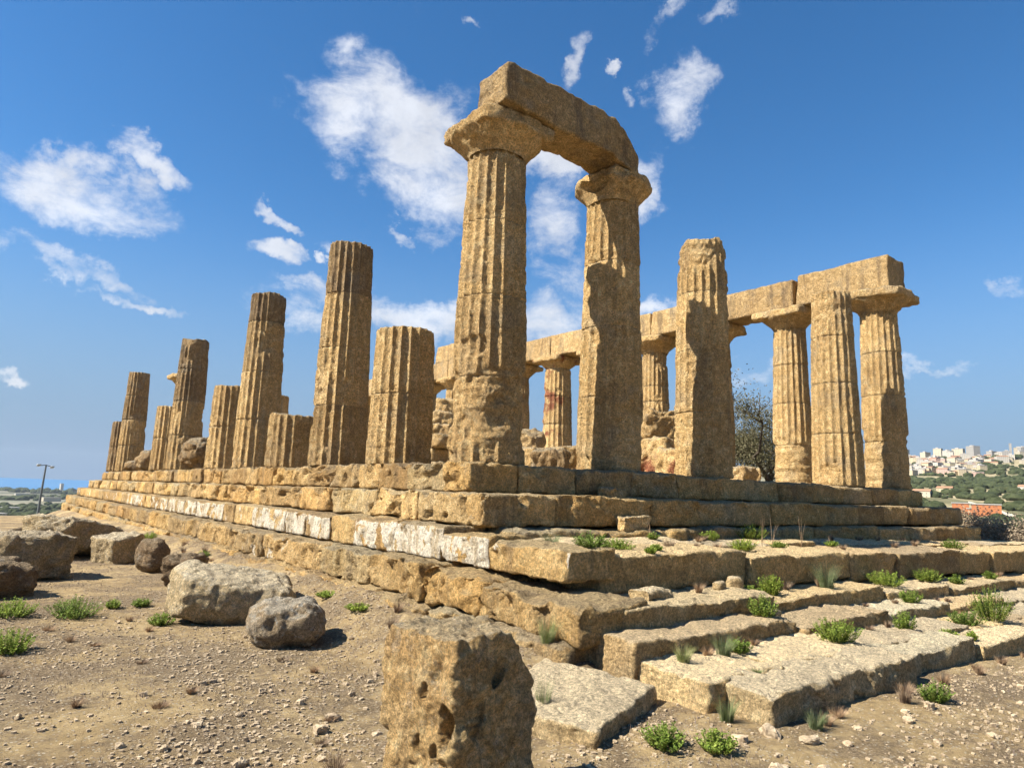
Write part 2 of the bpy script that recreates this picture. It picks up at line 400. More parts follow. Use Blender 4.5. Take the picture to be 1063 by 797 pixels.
M['pebble'] = b.done(b.mix(.5, b.ramp(b.noise(14, 2), [(.36, (.18, .125, .075)), (.52, (.38, .28, .165)), (.68, (.60, .48, .32))]), b.ramp(b.noise(30, 4, .7), [(.3, (.24, .18, .12)), (.7, (.52, .42, .29))])), b.bump(b.noise(50, 5, .7), .5, .01))
def leafmat(name, a, c, d, tr=.25):
    b = NB(name)
    col = b.ramp(b.noise(18, 2, .5), [(.32, a), (.5, c), (.7, d)])
    oi = b.n('ShaderNodeObjectInfo'); col = b.mix(1.0, col, b.mix(oi.outputs['Random'], (.72, .70, .8), (1.25, 1.08, 1.0)), 'MULTIPLY')
    b.l(col, b.b.inputs['Base Color']); b.b.inputs['Roughness'].default_value = .6
    t = b.n('ShaderNodeBsdfTranslucent'); b.l(col, t.inputs[0])
    mxs = b.n('ShaderNodeMixShader'); mxs.inputs[0].default_value = tr; b.l(b.b.outputs[0], mxs.inputs[1]); b.l(t.outputs[0], mxs.inputs[2]); b.l(mxs.outputs[0], b.out.inputs[0])
    return b.m
M['leaf'] = leafmat('fresh_leaf', (.10, .17, .025), (.19, .29, .045), (.32, .42, .09), .3)
M['stem'] = leafmat('green_stem', (.16, .20, .04), (.22, .27, .06), (.28, .30, .10), .1)
M['grass'] = leafmat('grey_green_grass', (.13, .18, .06), (.22, .27, .11), (.33, .36, .18), .2)
M['drygrass'] = leafmat('dry_straw', (.12, .085, .055), (.27, .20, .12), (.45, .36, .22), .1)
M['litter'] = leafmat('dry_litter', (.075, .055, .045), (.16, .125, .095), (.33, .26, .18), .05)
M['olive'] = leafmat('olive_leaf', (.055, .06, .03), (.11, .115, .06), (.21, .20, .12), .15)
M['rust'] = leafmat('rusty_leaf', (.26, .21, .13), (.42, .34, .22), (.33, .34, .20), .2)
M['bushgreen'] = leafmat('dusty_green_leaf', (.05, .075, .025), (.10, .13, .045), (.18, .20, .08), .2)
M['bark'] = NB('bark'); _b = M['bark']; M['bark'] = _b.done(_b.ramp(_b.noise(6, 5, .6), [(.3, (.045, .035, .028)), (.7, (.16, .125, .095))]), _b.bump(_b.noise(30, 4), .6, .02))
b = NB('far_foliage'); M['wood'] = b.done(b.ramp(b.noise(.12, 5, .65), [(.3, (.028, .036, .015)), (.5, (.052, .064, .026)), (.72, (.10, .11, .05))]), b.bump(b.noise(1.6, 4, .7), 1, 1.2))
b = NB('sea_water')
M['sea'] = b.done(b.mix(b.noise(.0006, 3, .5, stretch=(1, 4, 1)), (.010, .12, .28), (.02, .16, .34)), b.bump(b.noise(.05, 4, .6), .3, .5), .35)
def flat(name, c, rough=.8):
    b = NB(name); return b.done(b.mix(.35, c, b.mix(b.noise(.6, 4, .6), tuple(x * .65 for x in c), tuple(min(1, x * 1.2) for x in c))), None, rough)
M['metal'] = flat('grey_metal', (.13, .14, .14), .5); M['lamp'] = flat('lamp_housing', (.35, .36, .36), .4)
def facade(name, c, w=.55):
    b = NB(name)
    fu = b.attr('fu'); fz = b.attr('fz')
    a = b.math('FRACT', b.math('DIVIDE', fu, 3.4)); d = b.math('FRACT', b.math('DIVIDE', fz, 3.1))
    k = b.math('MULTIPLY', b.math('MULTIPLY', b.math('GREATER_THAN', a, .3), b.math('LESS_THAN', a, .68)), b.math('MULTIPLY', b.math('GREATER_THAN', d, .28), b.math('LESS_THAN', d, .78)))
    slab = b.math('GREATER_THAN', d, .93)
    base = b.mix(.5, c, b.mix(b.noise(.08, 3), tuple(x * .75 for x in c), tuple(min(1, x * 1.1) for x in c)))
    base = b.mix(b.math('MULTIPLY', slab, .4), base, tuple(x * .6 for x in c))
    return b.done(b.mix(b.math('MULTIPLY', k, w), base, (.07, .075, .085)), None, .8)
FAC = {'cream': facade('cream_render', (.52, .45, .33)), 'white': facade('white_render', (.50, .455, .38)), 'ochre': facade('ochre_render', (.50, .38, .22)),
       'grey': facade('grey_render', (.33, .31, .28)), 'pink': facade('salmon_render', (.50, .34, .27)), 'orange': facade('orange_render', (.50, .19, .08), .35), 'stoneh': facade('yellow_render', (.52, .43, .28))}
M['tiles'] = flat('roof_tiles', (.36, .20, .12)); M['flatroof'] = flat('flat_roof', (.42, .39, .35))

# ------------------------------------------------------------------ terrain
def terrain_z(X, Y, detail=True):
    X = np.asarray(X, float); Y = np.asarray(Y, float)
    d = np.hypot(X, Y); az = np.degrees(np.arctan2(Y, X))
    town = sstep(42, 29, az) * sstep(-75, -35, az)
    pt = np.interp(d, [0, 34, 60, 120, 250, 420, 560, 800, 1000, 1300, 1600, 1950, 2300, 4000, 9000, 60000], [-2.35, -2.6, -3.6, -6, -10, -10.5, -3.0, 10, 20, 42, 80, 118, 122, 90, 40, 20])
    crest = 1 + .10 * np.sin(np.radians(az) * 9 + 1.0) + .07 * np.sin(np.radians(az) * 23) + .06 * sstep(21, 14, az)
    pt = np.where(pt > 30, 30 + (pt - 30) * crest, pt)
    ps = np.interp(d, [0, 38, 60, 110, 300, 800, 1500, 4300, 5200, 6000, 60000], [-2.35, -2.65, -3.6, -7.2, -30, -50, -60, -66, -69, -100, -100])
    z = town * pt + (1 - town) * ps
    P = np.stack([X, Y, np.zeros_like(X)], -1)
    z += fbm(P / 160, 4, 3) * np.interp(d, [50, 200, 600, 900, 1900], [0, 1.2, 1.5, 5, 10]) * (1 - sstep(3800, 4300, d) * (1 - town))
    if detail:
        nearf = sstep(60, 25, d)
        z += nearf * (fbm(P / 2.6, 3, 8) * .07 + fbm(P / .45, 3, 9) * .022 + fbm(P / .11, 2, 12) * .008)
        # sandy bank against the lowest course on the long side
        bank = sstep(-3.5, -2.05, X) * sstep(-5.2, -3.6, Y) * sstep(44, 40, Y)
        z += bank * (.34 + fbm(P / .9, 2, 15) * .12 + np.abs(fbm(P / .28, 3, 16)) * .09)
        z += .05 * sstep(-7.3, -6.4, Y) * sstep(3.5, -1.2, X) * sstep(-3.2, -2.2, X) * nearf
        # soil slopes gently down to the open right side
        z += -.09 * sstep(2, 9, X) * sstep(-5.5, -7, Y) * nearf
    return z
def axis_coords(lo, hi, near, first, grow, far):
    a = list(np.arange(lo, hi, near)); s = first; x = a[-1]
    while x < far: x += s; s *= grow; a.append(x)
    s = first; x = a[0]; b = []
    while x > -far: x -= s; s *= grow; b.append(x)
    return np.array(b[::-1] + a)
gx = axis_coords(-9.5, 9, .05, .055, 1.055, 30000); gy = axis_coords(-9.5, 9, .05, .055, 1.055, 30000)
GX, GY = np.meshgrid(gx, gy, indexing='ij')
GZ = terrain_z(GX.ravel(), GY.ravel())
idx = np.arange(GX.size).reshape(GX.shape)
GF = np.stack([idx[:-1, :-1], idx[1:, :-1], idx[1:, 1:], idx[:-1, 1:]], -1).reshape(-1, 4)
GV = np.stack([GX.ravel(), GY.ravel(), GZ], -1)
ground = mesh_obj('ground', GV, GF, M['soil']); tag(ground, kind='structure')
sV = np.array([(-60000, 2500, -67.5), (60000, 2500, -67.5), (60000, 60000, -67.5), (-60000, 60000, -67.5)], float)
tag(mesh_obj('sea', sV, np.array([[0, 1, 2, 3]]), M['sea'], smooth=False), kind='structure')

# ------------------------------------------------------------------ the stepped base
SOLID = []      # geometry that small things stand on
def resfor(x, y, z=-1, k=.0034, lo=.03, hi=.16):
    return float(np.clip(math.dist((x, y, z), CAM) * k, lo, hi))
def course(name, parent, axis, a0, a1, outer, depth, top, bot, sgn, length, seed, rad=.05, amp=.035, mat='course', plaster=None, gap=.012, top_slope=0.0, jit=.03, topjit=.012, damage=.35, hi=.16, cutd=(.8, .97), skip=(), ragged=.07, ragf=1.5, worn=0.0, undercut=0.0, rgt=(.10, .22)):
    """a row of blocks along X or Y; outer = coordinate of the outer face, the row reaches inward by sgn*depth"""
    q = random.Random(seed); parts = []; at = []; bk = []; a = a0; i = 0
    while a < a1 - .05:
        L = length * q.uniform(.72, 1.3); L = min(L, a1 - a)
        if a1 - a - L < length * .4: L = a1 - a
        j = q.uniform(-jit, jit); tj = q.uniform(-topjit, topjit); am = a + L / 2
        T = top(am) if callable(top) else top + top_slope * (am - a0)
        B = bot(am) if callable(bot) else bot
        T += tj; dep = depth + j
        if axis == 'x': size = (L - gap, dep, T - B - .008); c = (am, outer + sgn * dep / 2 - sgn * j, (T + B) / 2)
        else: size = (dep, L - gap, T - B - .008); c = (outer + sgn * dep / 2 - sgn * j, am, (T + B) / 2)
        res = resfor(c[0], c[1], hi=hi)
        cuts = q.choice((1, 2, 3)) if q.random() < damage else 0
        V, F = rock(size, res, min(rad * q.uniform(.8, 1.5), size[2] * .45), amp * q.uniform(.7, 1.3), seed * 31 + i, 1.7, 0, cuts, cutd, pit=.018, cragk=.9, center=c)
        t = q.uniform(-.012, .012); V = V @ np.array([[1, t, 0], [-t, 1, 0], [0, 0, 1]])
        # tuck the back and bottom in, never let them poke through
        V = V + np.array(c)
        ax_ = 1 if axis == 'x' else 0
        u = np.clip((V[:, ax_] - outer) * sgn / (dep * .6), 0, 1); wO = (1 - u) ** 1.5
        up_ = np.clip((V[:, 2] - B) / (T - B), 0, 1)
        rg = fbm(V * ragf + i * .37 + seed, 4, seed * 3 + 1, .55)
        V[:, ax_] += sgn * wO * (ragged * sstep(rgt[0], rgt[1], rg) * (.45 + .55 * up_) + undercut * (1 - up_) ** .8 * (.45 + 1.1 * np.abs(fbm(V * 3.0 + 2, 3, seed + 12))) + ragged * .6 * sstep(.22, .32, fbm(V * 3.3 + 9, 3, seed + 2)))
        V[:, 2] -= (1 - u) ** .9 * sstep(.45, 1, up_) * (ragged * .55 * sstep(.02, .16, fbm(V * 1.9 + 4, 4, seed + 5, .55)) + worn * (.6 + .4 * np.abs(fbm(V * 4, 2, seed + 6))))
        tops = sstep(.85, 1, up_); V[:, 2] -= tops * .018 * sstep(.12, .2, fbm(V * 2.6 + 8, 3, seed + 8))
        if i not in skip:
            parts.append((V, F)); 
            pl = (plaster(am) if plaster else 0.0); at.append(np.full(len(V), pl)); bk.append(np.full(len(V), q.uniform(.02, 1)))
        else: q.random()
        a += L; i += 1
    V, F = join(parts); SOLID.append((V, F))
    o = mesh_obj(name, V, F, M[mat], parent, attr={'plaster': np.concatenate(at), 'blk': np.concatenate(bk)})
    return o
base = empty('temple_base', (0, 0, 0), 'long stepped stone base of the ruined temple, carrying all the columns', 'temple base')
# core under the floor
V, F = rock((15.6, 37.4, 1.3), .6, .02, .01, 5); V += np.array((7.65, 18.3, -.75)); SOLID.append((V, F))
mesh_obj('floor_core', V, F, M['block'], base)
NE, WEND = 16.0, 37.5
# long (lit) side, four courses
course('stylobate', base, 'y', -.72, WEND, -.78, .95, -.0, -.48, 1, 1.05, 21, jit=.06, damage=.6, amp=.035, ragged=.14, rad=.03)
course('step_course', base, 'y', -1.40, 38.9, -1.15, .8, -.49, -.965, 1, 1.35, 22, amp=.04, jit=.07, damage=.7, ragged=.17, rad=.035)
def plas(y):
    q = random.Random(int(y * 13)); 
    if y < -3.0: return .22
    if y < 3.0: return q.choice((.72, .6, .66)) if y < 1.0 else .1
    if y < 13: return q.choice((.66, .5, .62, .3, .1))
    if y < 24: return q.choice((.6, .1, .4))
    return .2
course('step_course', base, 'y', -3.86, 40.2, -1.60, .8, lambda y: -.975 - .12 * float(sstep(0, -3.6, y)), -1.45, 1, 1.25, 23, plaster=plas, rad=.03, amp=.032, jit=.02, damage=.2, ragged=.05)
course('step_course', base, 'y', -4.52, 41.5, -2.02, 1.0, lambda y: -1.455 - .10 * float(sstep(0, -3.6, y)), -1.95, 1, 1.6, 24, rad=.05, amp=.045, jit=.03, damage=.3, ragged=.10, plaster=lambda y: .22 if 3.5 < y < 6 else 0.0)
course('footing', base, 'y', -4.42, 41.8, -2.18, .9, -1.93, -2.6, 1, 1.5, 25, rad=.1, amp=.07, jit=.08, damage=.5)
# short (front) side
course('stylobate', base, 'x', .18, NE - .1, -.78, .95, -.0, -.49, 1, 1.75, 31, jit=.04, damage=.35, hi=.1)
course('step_course', base, 'x', -1.05, 16.9, -1.44, 1.1, -.49, -.985, 1, 1.9, 32, jit=.04, damage=.3, amp=.03, hi=.1)
course('step_course', base, 'x', -.75, 17.35, -1.78, 1.0, -1.0, -1.62, 1, 1.7, 33, jit=.07, damage=.35, hi=.1, topjit=.03)
# far sides, seen only from beside
course('stylobate', base, 'y', .2, WEND, 16.05, .95, 0, -.49, -1, 1.5, 41, hi=.2)
course('step_course', base, 'y', -.3, 38.4, 16.85, .95, -.5, -1.0, -1, 1.5, 42, hi=.2)
course('step_course', base, 'y', -.7, 39, 17.3, .95, -1.0, -1.9, -1, 1.5, 43, hi=.2)
course('stylobate', base, 'x', .2, 15.1, WEND - .02, .9, 0, -.49, -1, 1.5, 44, hi=.2)
course('step_course', base, 'x', -.3, 15.9, 39.0, 1.1, -.5, -.98, -1, 1.5, 45, hi=.2)
course('step_course', base, 'x', -.7, 16.3, 40.2, 1.1, -1.0, -1.5, -1, 1.5, 46, hi=.2)
course('step_course', base, 'x', -1.1, 16.6, 41.5, 1.4, -1.5, -2.7, -1, 1.5, 47, hi=.2)

# the broad worn steps in front of the short side
ter = empty('stepped_terrace', (6, -4, -2.3), 'wide worn stone steps with green tufts in front of the short side of the temple', 'stone steps')
def tc_(name, *a, **k):
    o = course(name, None, *a, **k); o.parent = ter; o.location = (-6, 4, 2.3); return o
kw = dict(mat='tread', rad=.025, amp=.028, jit=.06, topjit=.03, damage=.3, hi=.08, gap=.016, cutd=(.9, .98), ragged=.05, ragf=1.3, worn=.022, undercut=.06, rgt=(-.05, .35))
tc_('paving', 'x', -.85, 18.2, -2.75, 1.2, lambda x: -1.10 - .02 * x, -1.6, 1, 1.5, 51, **kw)
tc_('tread', 'x', -1.05, 19.2, -3.88, 1.2, lambda x: -1.15 - .021 * x, lambda x: -1.62 - .025 * x, 1, 2.3, 52, **kw)
tc_('tread', 'x', -1.45, 19.8, -4.52, 1.0, lambda x: -1.555 - .03 * (x + 2) , lambda x: -1.93 - .03 * (x + 2), 1, 2.7, 53, **kw)
tc_('tread', 'x', -1.80, 20.0, -5.08, .9, lambda x: -1.80 - .03 * (x + 1.6), lambda x: -2.32 - .02 * (x + 1.6), 1, 2.3, 54, **kw)
tc_('tread', 'x', -1.72, 20.0, -5.72, 1.1, lambda x: -1.985 - .022 * (x + 1.7), -2.7, 1, 1.6, 55, **kw)
tc_('tread', 'x', -1.50, 9.5, -6.22, .62, lambda x: -2.02 - .022 * (x + 1.5), -2.7, 1, 2.2, 56, **dict(kw, jit=.12))

SV, SF = join(SOLID)
SV2 = np.concatenate([SV]); 
bvh_base = BVHTree.FromPolygons([tuple(v) for v in SV], [tuple(int(i) for i in f) for f in SF])
def ground_z(x, y, base=True):
    g = float(terrain_z(np.array([x]), np.array([y]))[0])
    if base:
        h = bvh_base.ray_cast(Vector((x, y, 3)), Vector((0, 0, -1)))
        if h[0] is not None: g = max(g, h[0].z)
    return g

# ------------------------------------------------------------------ columns
S = 3.06; HS = 5.57; HC = 6.17
def shaft_r(z):
    t = z / HS; return .695 * (1 - t) + .545 * t + .012 * math.sin(math.pi * t)
def shaft_r_np(z):
    t = z / HS; return .695 * (1 - t) + .545 * t + .012 * np.sin(np.pi * t)
def drum(z0, z1, wx, wy, seed, ang, dz, er, top_break, rot, bites, offs, flute=.070, fat=1.0):
    na = int(ang * 20); nr = max(4, int((z1 - z0) / dz) + 1)
    th = np.linspace(0, 2 * np.pi, na, endpoint=False); tt = np.linspace(0, 1, nr)
    # rows crowd towards the joints so that their chipped edges show
    z = z0 + (z1 - z0) * tt
    TH, Z = np.meshgrid(th, z); TH = TH.ravel(); Z = Z.ravel()
    R0 = shaft_r_np(Z) * fat
    C_, S_ = np.cos(TH), np.sin(TH)
    W = np.stack([C_ * R0 + wx, S_ * R0 + wy, Z], -1)
    ph = ((TH + rot) * 20 / (2 * np.pi)) % 1.0
    prof = np.sqrt(np.maximum(0, 1 - (2 * ph - 1) ** 2)) * .6 + .4 * (1 - (2 * ph - 1) ** 2)
    e = er(Z) if callable(er) else np.full_like(Z, er)
    nn = fbm(W * np.array([.95, .95, .75]), 4, seed) * 1.25
    nn2 = fbm(W * 2.6, 3, seed + 3)
    m = sstep(.10, -.08, nn * .9 + nn2 * .3 + .62 - e)           # 1 where the fluting has gone
    lay = fbm(W * np.array([1.0, 1.0, 7.5]), 3, seed + 7) * 1.5
    r = R0 - (1 - m) * flute * prof - m * (.035 + .075 * (lay * .5 + .5)) - m * np.abs(fbm(W * 4.5, 3, seed + 8)) * .05
    r += fbm(W * 3.2, 3, seed + 11) * .020 * (.4 + m) + fbm(W * 13, 2, seed + 13, .6) * .012
    r -= sstep(.3, .6, fbm(W * 6, 2, seed + 19)) * .02
    # chipped arrises
    r -= (1 - m) * (1 - prof) ** 3 * .028 * sstep(.05, .4, fbm(W * np.array([4, 4, 2.2]), 2, seed + 23))
    ed = np.minimum(Z - z0, z1 - Z); jn = np.exp(-(ed / .022) ** 2)
    r -= jn * (.006 + .022 * sstep(.1, .5, fbm(W * 5, 2, seed + 29)))
    for (ba, bz, bw, bh, bd) in bites:
        da = (TH - ba + np.pi) % (2 * np.pi) - np.pi
        k = (da / bw) ** 2 + ((Z - bz) / bh) ** 2 + fbm(W * 3.5, 2, seed + 37) * .5
        r -= bd * sstep(1.1, .55, k)
    X = C_ * r + offs[0]; Y = S_ * r + offs[1]
    if top_break:
        zt = z1 + top_break * fbm(np.stack([C_ * 1.3, S_ * 1.3, np.full_like(Z, seed * 1.7)], -1), 3, seed + 31) - top_break * .35
        Z = z0 + (Z - z0) * (zt - z0) / (z1 - z0)
    V = np.stack([X, Y, Z], -1); F = [revolve_quads(nr, na)]
    # caps
    top = V[-na:]; bot = V[:na]; n = len(V); Vs = [V]
    cen = top.mean(0); ks = [.9, .7, .45, .2, .01]
    prev = np.arange((nr - 1) * na, nr * na)
    for k in ks:
        ring = cen + (top - cen) * k
        ring[:, 2] = cen[2] * (1 - k) + top[:, 2] * k + .02 * (1 - k) + (fbm(ring * 4 + wx, 2, seed + 41) * .05 if top_break else 0)
        Vs.append(ring); cur = np.arange(n, n + na); n += na
        F.append(np.stack([prev, np.roll(prev, -1), np.roll(cur, -1), cur], -1)); prev = cur
    cen = bot.mean(0); prev = np.arange(0, na)
    for k in (.5, .01):
        ring = cen + (bot - cen) * k; Vs.append(ring); cur = np.arange(n, n + na); n += na
        F.append(np.stack([np.roll(prev, -1), prev, cur, np.roll(cur, -1)], -1)); prev = cur
    return np.concatenate(Vs), np.concatenate(F)
def capital(o, wx, wy, seed, res, wear=.06, big=0.0, absize=1.8,  bites=(), z0=HS, mat='col'):
    na = int(np.clip(2 * math.pi * .8 / res, 40, 150)); nr = int(max(10, .42 / res * 1.3))
    th = np.linspace(0, 2 * np.pi, na, endpoint=False); t = np.linspace(0, 1, nr)
    TH, T = np.meshgrid(th, t); TH = TH.ravel(); T = T.ravel()
    r0 = .53 + (.37 + big) * sstep(-.15, 1.0, T) ** .9 * (T ** .5)
    r0 = np.where(T > .88, r0 * (1 - .25 * (T - .88)), r0)
    Z = z0 - .06 + .43 * T; C_, S_ = np.cos(TH), np.sin(TH)
    W = np.stack([C_ * r0 + wx, S_ * r0 + wy, Z], -1)
    r = r0 + fbm(W * 2.2, 3, seed) * wear * (.3 + T) + fbm(W * 9, 3, seed + 3, .6) * .022 - sstep(.15, .5, fbm(W * 3.3, 2, seed + 4)) * wear * .9
    for (ba, bt, bw, bh, bd) in bites:
        da = (TH - ba + np.pi) % (2 * np.pi) - np.pi
        k = (da / bw) ** 2 + ((T - bt) / bh) ** 2 + fbm(W * 3.5, 2, seed + 37) * .4
        r -= bd * sstep(1.1, .5, k)
    V = np.stack([C_ * r, S_ * r, Z], -1); F = [revolve_quads(nr, na)]; n = len(V); Vs = [V]
    top = V[-na:]; cen = top.mean(0); prev = np.arange((nr - 1) * na, nr * na)
    for k in (.6, .01):
        Vs.append(cen + (top - cen) * k); cur = np.arange(n, n + na); n += na
        F.append(np.stack([prev, np.roll(prev, -1), np.roll(cur, -1), cur], -1)); prev = cur
    cap = mesh_obj('capital', np.concatenate(Vs), np.concatenate(F), M[mat], o)
    V, F = rock((absize + big * 2, absize + big * 2, .27), res, .07, wear * .9, seed + 50, 1.9, 0, 3, (.84, .95), pit=.02, cragk=.3, center=(wx, wy, z0 + .46))
    V += np.array((0, 0, z0 + .46)); ab = mesh_obj('abacus', V, F, M[mat], cap)
    return cap
def column(wx, wy, label, H=HS, cap=False, seed=1, er=.3, brk=.12, mat='col', group=None, bites=(), joints=(1.44, 2.86, 4.22), capk=None, lean=(0, 0), z0=0.0, fat=1.0):
    d = math.dist((wx, wy, 1), CAM); k = .0033
    ang = int(np.clip(10.5 * 15 / d, 5, 11)); dz = float(np.clip(d * .0023, .028, .10))
    o = empty('doric_column', (wx, wy, z0), label, 'column', group)
    js = [0] + [j for j in joints if j < H - .3] + [H]
    q = random.Random(seed)
    for i in range(len(js) - 1):
        last = i == len(js) - 2
        V, F = drum(js[i], js[i + 1], wx, wy, seed * 17, ang, dz, er, brk if (last and not cap) else 0, q.uniform(-.006, .006), bites, (q.uniform(-.006, .006), q.uniform(-.006, .006)), fat=fat)
        mesh_obj('drum', V, F, M[mat if not callable(mat) else mat(i)], o)
    if cap: capital(o, wx, wy, seed + 400, float(np.clip(d * .0028, .035, .12)), mat=mat if not callable(mat) else 'col', **(capk or {}))
    return o
def erb(lo, hi, zb, base):        # more erosion between two heights
    return lambda Z: base + (hi - base) * sstep(zb + .5, zb - .1, Z)
GA, GB, GN = 'columns of the short front side', 'columns along the sunlit long side', 'columns of the far long side, still carrying the beams'
column(0, 0, 'tall corner column nearest the viewer, with a wide broken capital carrying the high beam', cap=True, seed=3, er=erb(0, .78, 1.35, .20), group=GA,
       capk=dict(wear=.07, absize=1.54, big=-.02), bites=[(3.6, 1.95, .5, .22, .05), (4.4, .85, .35, .3, .06), (3.4, .55, .3, .25, .05)])
column(S, 0, 'second column from the near corner, under the right end of the high beam, lower part split by shadow', cap=True, seed=5, er=erb(0, .60, 1.2, .08), group=GA,
       capk=dict(wear=.07, absize=1.36, big=-.09, bites=[(3.3, .75, .5, .3, .22)]))
column(2 * S, 0, 'lone thick column without capital, rough broken crown, right of the arch-like pair', seed=8, er=lambda Z: .30 + .30 * sstep(4.3, 5.0, Z) + .2 * sstep(1.2, .6, Z), brk=.16, group=GA, bites=[])
column(4 * S, 0, 'well fluted column without capital, between the two right-hand columns with capitals', seed=9, er=erb(0, .45, .5, .12), brk=.06, group=GA)
column(5 * S, 0, 'farthest right corner column with a wide flat capital under the end of the long beam', cap=True, seed=12, er=erb(0, .95, 1.55, .16), group=GA, capk=dict(wear=.11, big=.03))
column(0, S, 'short broad stump of two drums directly left of the near corner column', H=2.84, seed=14, er=.2, brk=.03, group=GB)
column(0, 2 * S, 'tallest column without capital on the long side, dark weathered top, between two stumps', seed=16, er=.22, brk=.10, mat=lambda i: 'colgrey' if i >= 3 else 'col', group=GB)
column(0, 3 * S, 'low single-drum stump between the two tall columns of the long side', H=1.5, seed=18, er=.2, brk=.12, group=GB, joints=())
column(0, 4 * S, 'tall column with a clear ring joint below its top drum, left of the single-drum stump', seed=20, er=.25, brk=.06, mat=lambda i: 'colgrey' if i >= 3 else 'col', joints=(1.5, 3.0, 4.62), group=GB)
column(0, 5 * S, 'half-height column of two drums left of the tall ring-jointed column', H=2.88, seed=22, er=.25, brk=.05, group=GB)
column(0, 7 * S, 'tall plain column standing just right of the second stump from the far left end', seed=24, er=.25, brk=.12, mat=lambda i: 'colgrey' if i >= 2 else 'col', group=GB)
column(0, 8 * S, 'narrow-looking half-height column pressed against the left edge of a tall one', H=2.9, seed=26, er=.25, brk=.05, group=GB)
column(0, 11 * S, 'leftmost tall column of the whole row', seed=28, er=.25, brk=.06, mat=lambda i: 'colgrey' if i >= 2 else 'col', group=GB)
column(0, 12 * S, 'half-height corner column at the extreme far left, half hidden by a tall one', H=2.95, seed=30, er=.25, brk=.05, mat='colgrey', group=GB)
column(S, 12 * S, 'distant column of the far short side, showing as a sliver left of a tall column', H=HS, cap=True, seed=33, er=.4, group='columns of the far short side', capk=dict(wear=.1))
column(3 * S, 12 * S, 'distant column of the far short side, showing low behind the ring-jointed column', seed=34, er=.4, group='columns of the far short side')
nl = {1: 'slim column with capital under the long beam, just left of the fluted one without capital', 2: 'column of the far side hidden behind the lone thick one, only its capital edge showing',
      3: 'ring-marked pale column with capital, seen between the second column and the lone thick one', 4: 'far side column hidden behind the second front column',
      5: 'reddish scarred column with small capital, seen through the tall arch-like gap', 6: 'dark sliver of a far column with capital, touching the right edge of the near corner column'}
for j in range(1, 13):
    rd = j in (5,)
    if j > 9: 
        lab = 'far side column hidden behind the near columns, past the end of the raised block'
    elif j > 6: lab = 'far side column glimpsed left of the near corner column, below the raised block'
    else: lab = nl[j]
    column(5 * S, j * S, lab, cap=True, seed=50 + j, er=.35 if j != 1 else erb(0, .9, 1.2, .18), mat='red' if rd else 'col', group=GN, capk=dict(wear=.08),
           joints=(1.44, 2.86, 4.22) if j != 3 else (1.44, 2.86, 3.45, 4.1), fat=1.2 if j == 5 else 1.0)

# ------------------------------------------------------------------ beams
def beam(name, x0, x1, y0, y1, z0, z1, label, seed, group=None, mat='beam', rad=.06, amp=.05, cuts=2, cutd=(.84, .96), shape=None, pit=.02):
    c = ((x0 + x1) / 2, (y0 + y1) / 2, (z0 + z1) / 2)
    V, F = rock((x1 - x0, y1 - y0, z1 - z0), resfor(*c, k=.0034, hi=.1), rad, amp, seed, 1.6, 0, cuts, cutd, pit=pit, center=c)
    if shape: V = shape(V, c)
    V = V + np.array((0, 0, c[2] - z0))
    o = mesh_obj(name, V, F, M[mat], loc=(c[0], c[1], z0)); return tag(o, label, 'beam', group)
def archshape(V, c):
    X = V[:, 0] + c[0]; Z = V[:, 2]; h = .52
    t = np.clip((Z + h) / (2 * h), 0, 1)
    W = V + np.array(c)
    topl = np.interp(X, [-.6, -.45, -.1, .5, 1.0, 1.8, 2.45, 2.8, 3.25], [-.14, -.03, .0, .02, .04, .12, .22, -.02, -.55]) + fbm(np.stack([X * 2, V[:, 1] * 2, X * 0], -1), 2, 77) * .05
    botl = np.interp(X, [-.5, .5, .8, 1.5, 2.3, 2.6, 3.2], [0, 0, -.02, .03, .05, 0, 0]) * 1.0
    V[:, 2] += topl * t + botl * (1 - t)
    V[:, 1] += np.interp(X, [-.5, 3.1], [0, .30])
    return V
beam('stone_beam', -.52, 3.22, -.90, -.06, HC, 6.95, 'high stone beam bridging the near corner column and its neighbour, rounded off at the right', 90, rad=.045, amp=.045, cuts=0, shape=archshape, pit=.03, group='beams of the front')
GBm = 'beams along the far long side'
zj = [-.62, 2.55, 5.9, 8.9, 11.9, 15.2, 18.35, 21.4, 24.45, 27.5, 30.6, 33.7, 37.2]
bl = ['end beam block over the farthest right corner column', 'beam block left of the wide crack above the slim column', 'beam block passing behind the lone thick column', 'beam block seen right of the second front column',
      'beam block hidden behind the second front column', 'beam block seen through the tall gap of the arch-like pair', 'beam block just behind the near corner column']
q = random.Random(5)
for i in range(12):
    dzt = [.05, -.03, .0, -.02, 0, .02, .0, .03, 0, 0, 0, 0][i]
    beam('stone_beam', 15.3 - .6, 15.3 + .6, zj[i] + .015, zj[i + 1] - .015, HC, 7.2 + dzt, bl[i] if i < 7 else 'beam block of the far side, hidden or barely showing left of the near corner column', 100 + i, GBm, amp=.035, rad=.03, cuts=3 if i not in (0,) else 1, cutd=(.88, .99))
beam('frieze_block', 14.8, 15.75, 23.6, 26.1, 7.21, 8.25, 'single upright block standing on top of the far beam, left of the near corner column', 120, None)

